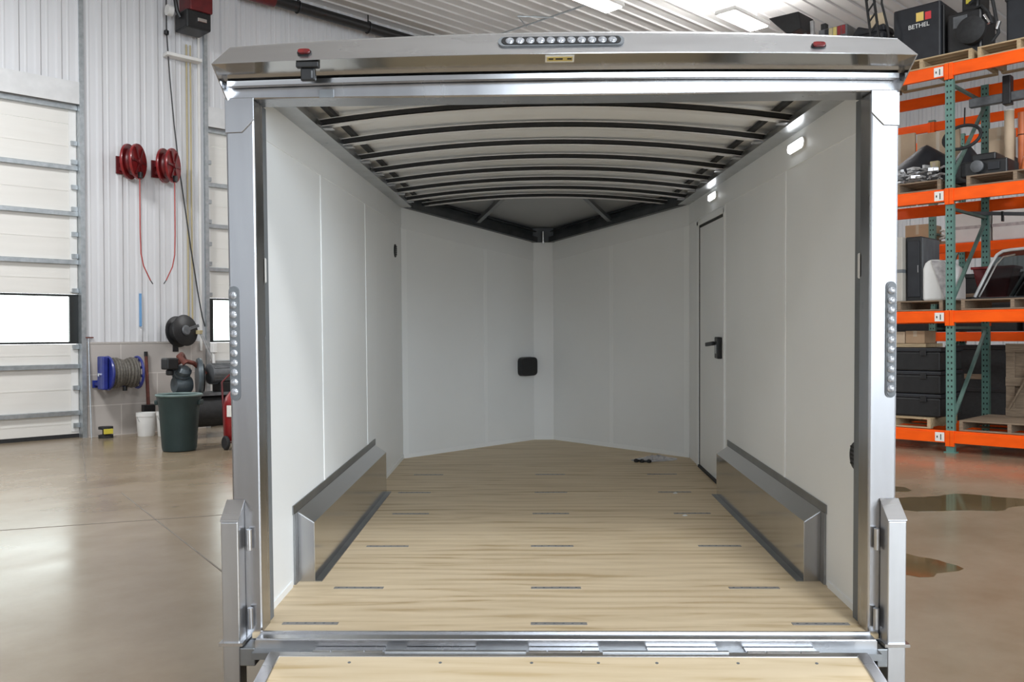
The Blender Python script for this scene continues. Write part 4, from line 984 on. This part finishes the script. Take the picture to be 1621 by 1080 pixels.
def hump(name, x, y, z, w_, dp, h, label, px=0.0):
    d = MB(); V = []; F = []; nx, ny = 12, 8
    for j_ in range(ny + 1):
        for i in range(nx + 1):
            a, b = -1 + 2 * i / nx, -1 + 2 * j_ / ny
            zz = h * max(0, 1 - abs(a - px) / (1 + abs(px)) ) ** .85 * (1 - abs(b) ** 3) 
            V.append((a * w_, b * dp, zz))
    for j_ in range(ny):
        for i in range(nx): k = j_ * (nx + 1) + i; F.append((k, k + 1, k + nx + 2, k + nx + 1))
    d.faces(V, F); d.bx(-w_, w_, -dp, dp, -.02, .0)
    r = rthing(name, x, y, z, label, 'cover', 'black covers on the third shelf'); d.build('cover', 'navy', r, smooth=True)
    MB().bx(-w_ * .8, w_ * .8, -dp * .9, dp * .9, -.28, -.02).build('base', 'black', r, .01)
hump('machine_cover', -.69, .98, 3.945, .42, .28, .38, 'black peaked machine cover behind the silver metal parts', .12)
hump('machine_cover', -.08, .98, 3.945, .18, .26, .30, 'smaller black machine cover partly behind the green upright', .0)
r = rthing('tan_block', -.40, .62, 3.87, 'small tan block standing on the silver metal parts', 'block'); MB().bx(-.055, .055, -.04, .04, .0, .13).build('block', 'tan', r, .006); MB().bx(-.02, .02, -.041, -.039, .02, .11).build('groove', 'tape', r)
carton(-1.40, -.93, 1.30, 1.36, 3.505, 4.60, 'tall pale cardboard pack at the trailer edge behind the black cover', 'card_lt'); carton(-.90, -.30, 1.30, 1.36, 3.505, 4.56, 'tall pale cardboard pack behind the black cover', 'card_lt')
o = MB().tube([(.235 * math.cos(a), .10 * math.sin(a), .175 * math.sin(a)) for a in (2 * PI * i / 32 for i in range(32))], .022, 8, closed=True).build('rubber_hoop', 'rubber', None, smooth=True)
r = rthing('hose_loop', .02, .42, 4.24, 'round black hose loop hanging behind the front green upright', 'hose'); o.parent = r
MB().tube([(0, .10, .18), (0, .12, .42)], .01, 6).build('hanger', 'rubber', r)
carton(.18, .44, 1.0, 1.30, 4.01, 4.42, 'brown cardboard box seen through the black hose loop', 'card_lt')
pallet(.20, 1.35, 3.505, 'weathered pallet on the third shelf under dark machinery', .02, 1.15, 'pine_old')
r = rthing('gearbox', .40, .42, 3.648, 'low black machine housing on the pallet right of the hose loop', 'machine')
MB().bx(-.32, .25, -.25, .25, 0, .20).bx(-.2, .1, -.2, .2, .20, .30).build('housing', 'black', r, .02); MB().lathe([(.06, 0), (.08, .02), (.08, .06), (.03, .08)], (-.1, -.25, .12), (0, -1, 0), 18).build('flange', 'grey', r, smooth=True)
MB().bx(.02, .16, -.27, -.25, .06, .16).build('cover_plate', 'navy', r, .004)
r = rthing('work_platform', .34, 1.12, 3.648, 'black steel stand beside the diagonal brace on the third shelf', 'stand')
MB().bx(-.22, .16, -.14, .22, 0, .35).build('stand', 'black', r, .02); MB().cyl((-.03, 0, .35), (-.03, 0, .36), .1).build('plate', 'grey', r)
r = rthing('cardboard_tube', .50, .78, 3.648, 'tall pale cardboard tube standing on the third shelf', 'tube')
MB().cyl((0, 0, 0), (0, 0, .92), .060, n=20).build('tube', 'card_lt', r, smooth=True); MB().cyl((0, 0, .92), (0, 0, .935), .063, n=20).build('end_cap', 'labelwhite', r)
r = rthing('orange_roll', .62, .90, 3.648, 'orange rolled sheet standing beside the cardboard tube', 'roll')
MB().cyl((0, 0, 0), (0, 0, .90), .048, n=18).build('roll', 'orange_p', r, smooth=True); MB().tube([(.05 * math.cos(a), .05 * math.sin(a), .6) for a in (2 * PI * i / 16 for i in range(16))], .006, 5, closed=True).build('tie', 'black', r)
r = rthing('orange_fitting', .80, .58, 3.648, 'orange bent fitting lying on the pallet before the rolls', 'fitting')
MB().tube([(-.08, 0, .05), (-.05, 0, .22), (.0, 0, .32), (.06, 0, .30), (.09, 0, .05)], .036, 10).build('elbow', 'orange_p', r, smooth=True); MB().bx(-.12, .13, -.05, .05, 0, .05).build('base', 'redd', r, .006)
r = rthing('black_machine', 1.26, .65, 3.648, 'black boxy machine at the right edge on the third shelf', 'machine')
MB().bx(-.28, .4, -.25, .3, 0, .48).build('body', 'black', r, .03); MB().tube([(-.28, -.1, .12), (-.36, -.16, .30), (-.30, -.2, .50), (-.2, -.2, .46)], .022, 8).build('hose', 'rubber', r, smooth=True); MB().bx(-.2, .3, -.26, -.25, .1, .3).build('panel', 'navy', r, .005)
r = rthing('lifting_jib', .40, .55, 4.70, 'dark steel arm held on edge below the top beam', 'arm')  # a plain dark steel arm, purpose not known
MB().bx(-.32, .8, -.05, .05, -.06, .06).build('arm', 'grey', r, .012); MB().bx(.1, .2, -.07, .07, -.10, .28).build('clamp', 'black', r, .01)
# L1 (top)
pallet(-1.0, .28, 5.155, 'wooden pallet on top of the rack under the black machine with decals', .0, 1.1)
r = rthing('machine_hood', -.49, .66, 5.297, 'black machine hood with yellow and red decals and white lettering', 'machine')
MB().bx(-.36, .28, -.35, .35, 0, .84).build('hood', 'navy', r, .025)
MB().bx(.28, .31, -.30, .30, .05, .78).build('side_panel', 'black', r, .01)
MB().cyl((-.22, -.36, .20), (-.22, -.345, .20), .03, n=14).build('bolt', 'chrome', r)
for x0, x1, z0, z1, m_ in ((-.045, .055, .615, .735, 'logo_y'), (.075, .155, .615, .72, 'logo_r')): MB().bx(x0, x1, -.3535, -.350, z0, z1).build('decal', m_, r)
text_mesh('white_lettering', 'BETHEL', .085, 'logo_w', r, Matrix.Translation((-.01, -.352, .552)) @ Matrix.Rotation(PI / 2, 4, 'X'), .001)
r = rthing('hydraulic_unit', .14, .62, 5.297, 'black hydraulic unit with looping hoses on top of the rack', 'machine')
MB().bx(-.28, .16, -.28, .3, 0, .62).bx(-.12, .10, -.2, .25, .62, 1.05).build('body', 'black', r, .03)
MB().lathe([(.02, 0), (.16, .02), (.18, .06), (.18, .14), (.10, .18)], (.06, -.28, .30), (0, -1, 0), 22).build('pump_wheel', 'rubber', r, smooth=True)
MB().tube([(.0, -.25, .70), (.16, -.32, .78), (.30, -.32, .66), (.33, -.30, .45), (.36, -.28, .22), (.28, -.28, .12)], .024, 8).tube([(.02, -.25, .62), (.16, -.30, .62), (.25, -.30, .50), (.29, -.30, .35)], .02, 8).build('hose', 'rubber', r, smooth=True)
MB().cyl((.34, -.30, .26), (.37, -.29, .36), .028).cyl((.20, -.32, .48), (.26, -.32, .36), .026).build('coupling', 'chrome', r, smooth=True)
MB().bx(-.06, .02, -.22, -.19, .72, 1.02).build('yellow_plate', 'yellow', r, .004); MB().bx(-.2, -.02, -.29, -.28, .40, .56).build('cover_plate', 'grey', r, .006)
pallet(.34, 1.30, 5.155, 'wooden pallet on top of the rack at the right edge of view', .02, 1.1)
r = rthing('black_tank', .95, .55, 5.297, 'dark square tank on the right pallet on top of the rack', 'tank'); MB().bx(-.36, .35, -.22, .4, 0, .75).build('tank', 'navy', r, .03); MB().cyl((-.1, -.225, .3), (-.1, -.24, .3), .04).build('cap', 'steel_s', r); MB().bx(-.37, .36, -.23, .41, .6, .64).build('band', 'black', r)
pallet(-2.70, -1.05, 5.155, 'long pallet on top of the rack seen over the trailer roof', .0, 1.15, 'pine_old', .16)
r = rthing('loader_bucket', -2.50, .6, 5.317, 'dark wedge shaped bucket on the rack over the trailer roof', 'bucket attachment')
MB().prism([(-.31, 1.24), (.20, 1.22), (.24, .95), (.02, .90), (-.16, 1.08)], 'xz', -.25, .25).build('wedge', 'black', r, .015); MB().bar((.16, 0, 1.18), (.24, 0, 0), .05, .05).bar((.30, 0, 1.1), (.34, 0, 0), .06, .05).bar((0, 0, .95), (0, 0, 0), .06, .06).build('leg', 'steel_s', r)
r = rthing('striped_case', -1.76, .55, 5.317, 'low dark case with striped side over the trailer roof', 'case'); MB().bx(-.22, .22, -.2, .2, 0, .84).build('case', 'grey', r, .01)
for k, m_ in enumerate(('navy', 'tan', 'yellow_l', 'redp', 'redp')): MB().bx(-.12 + k * .065, -.065 + k * .065, -.204, -.2, .70, .83).build('stripe', m_, r)
MB().bx(-.21, -.13, -.15, -.05, .84, .95).build('knob_block', 'black', r, .01)
r = rthing('folded_tarp', -1.27, .55, 5.317, 'low black folded cover left of the black machine hood', 'cover'); MB().bx(-.26, .28, -.22, .22, 0, .62).build('fold', 'navy', r, .05); MB().prism([(-.22, .62), (.28, .62), (.26, .72), (.05, .69), (-.12, .76)], 'xz', -.18, .18).build('fold', 'navy', r, .02)
r = rthing('lattice_mast', -1.04, .14, 5.317, 'tall black lattice mast leaning beside the black machine hood', 'mast')
d = MB()
for q in (-.055, .055): d.bar((q + .06, 0, .0), (q - .12, 0, 1.45), .028, .028)
for k in range(9): z = .1 + k * .15; xo = .06 - .18 * z / 1.45; d.bar((xo - .055, 0, z), (xo + .055, 0, z + .13), .018, .02)
d.build('lattice', 'black', r); MB().tube([(.13, -.03, 1.3), (.12, -.05, .9), (.20, -.05, .55), (.22, -.03, .3)], .016, 7).build('hose', 'rubber', r, smooth=True)
r = rthing('plywood_offcut', -1.33, .95, 5.317, 'plywood offcut standing behind the lattice mast', 'board'); MB().bx(-.13, .10, -.01, .01, 0, 1.08).build('board', 'ply', r); MB().bx(-.13, .10, .01, .03, .0, .05).build('foot', 'pine', r)
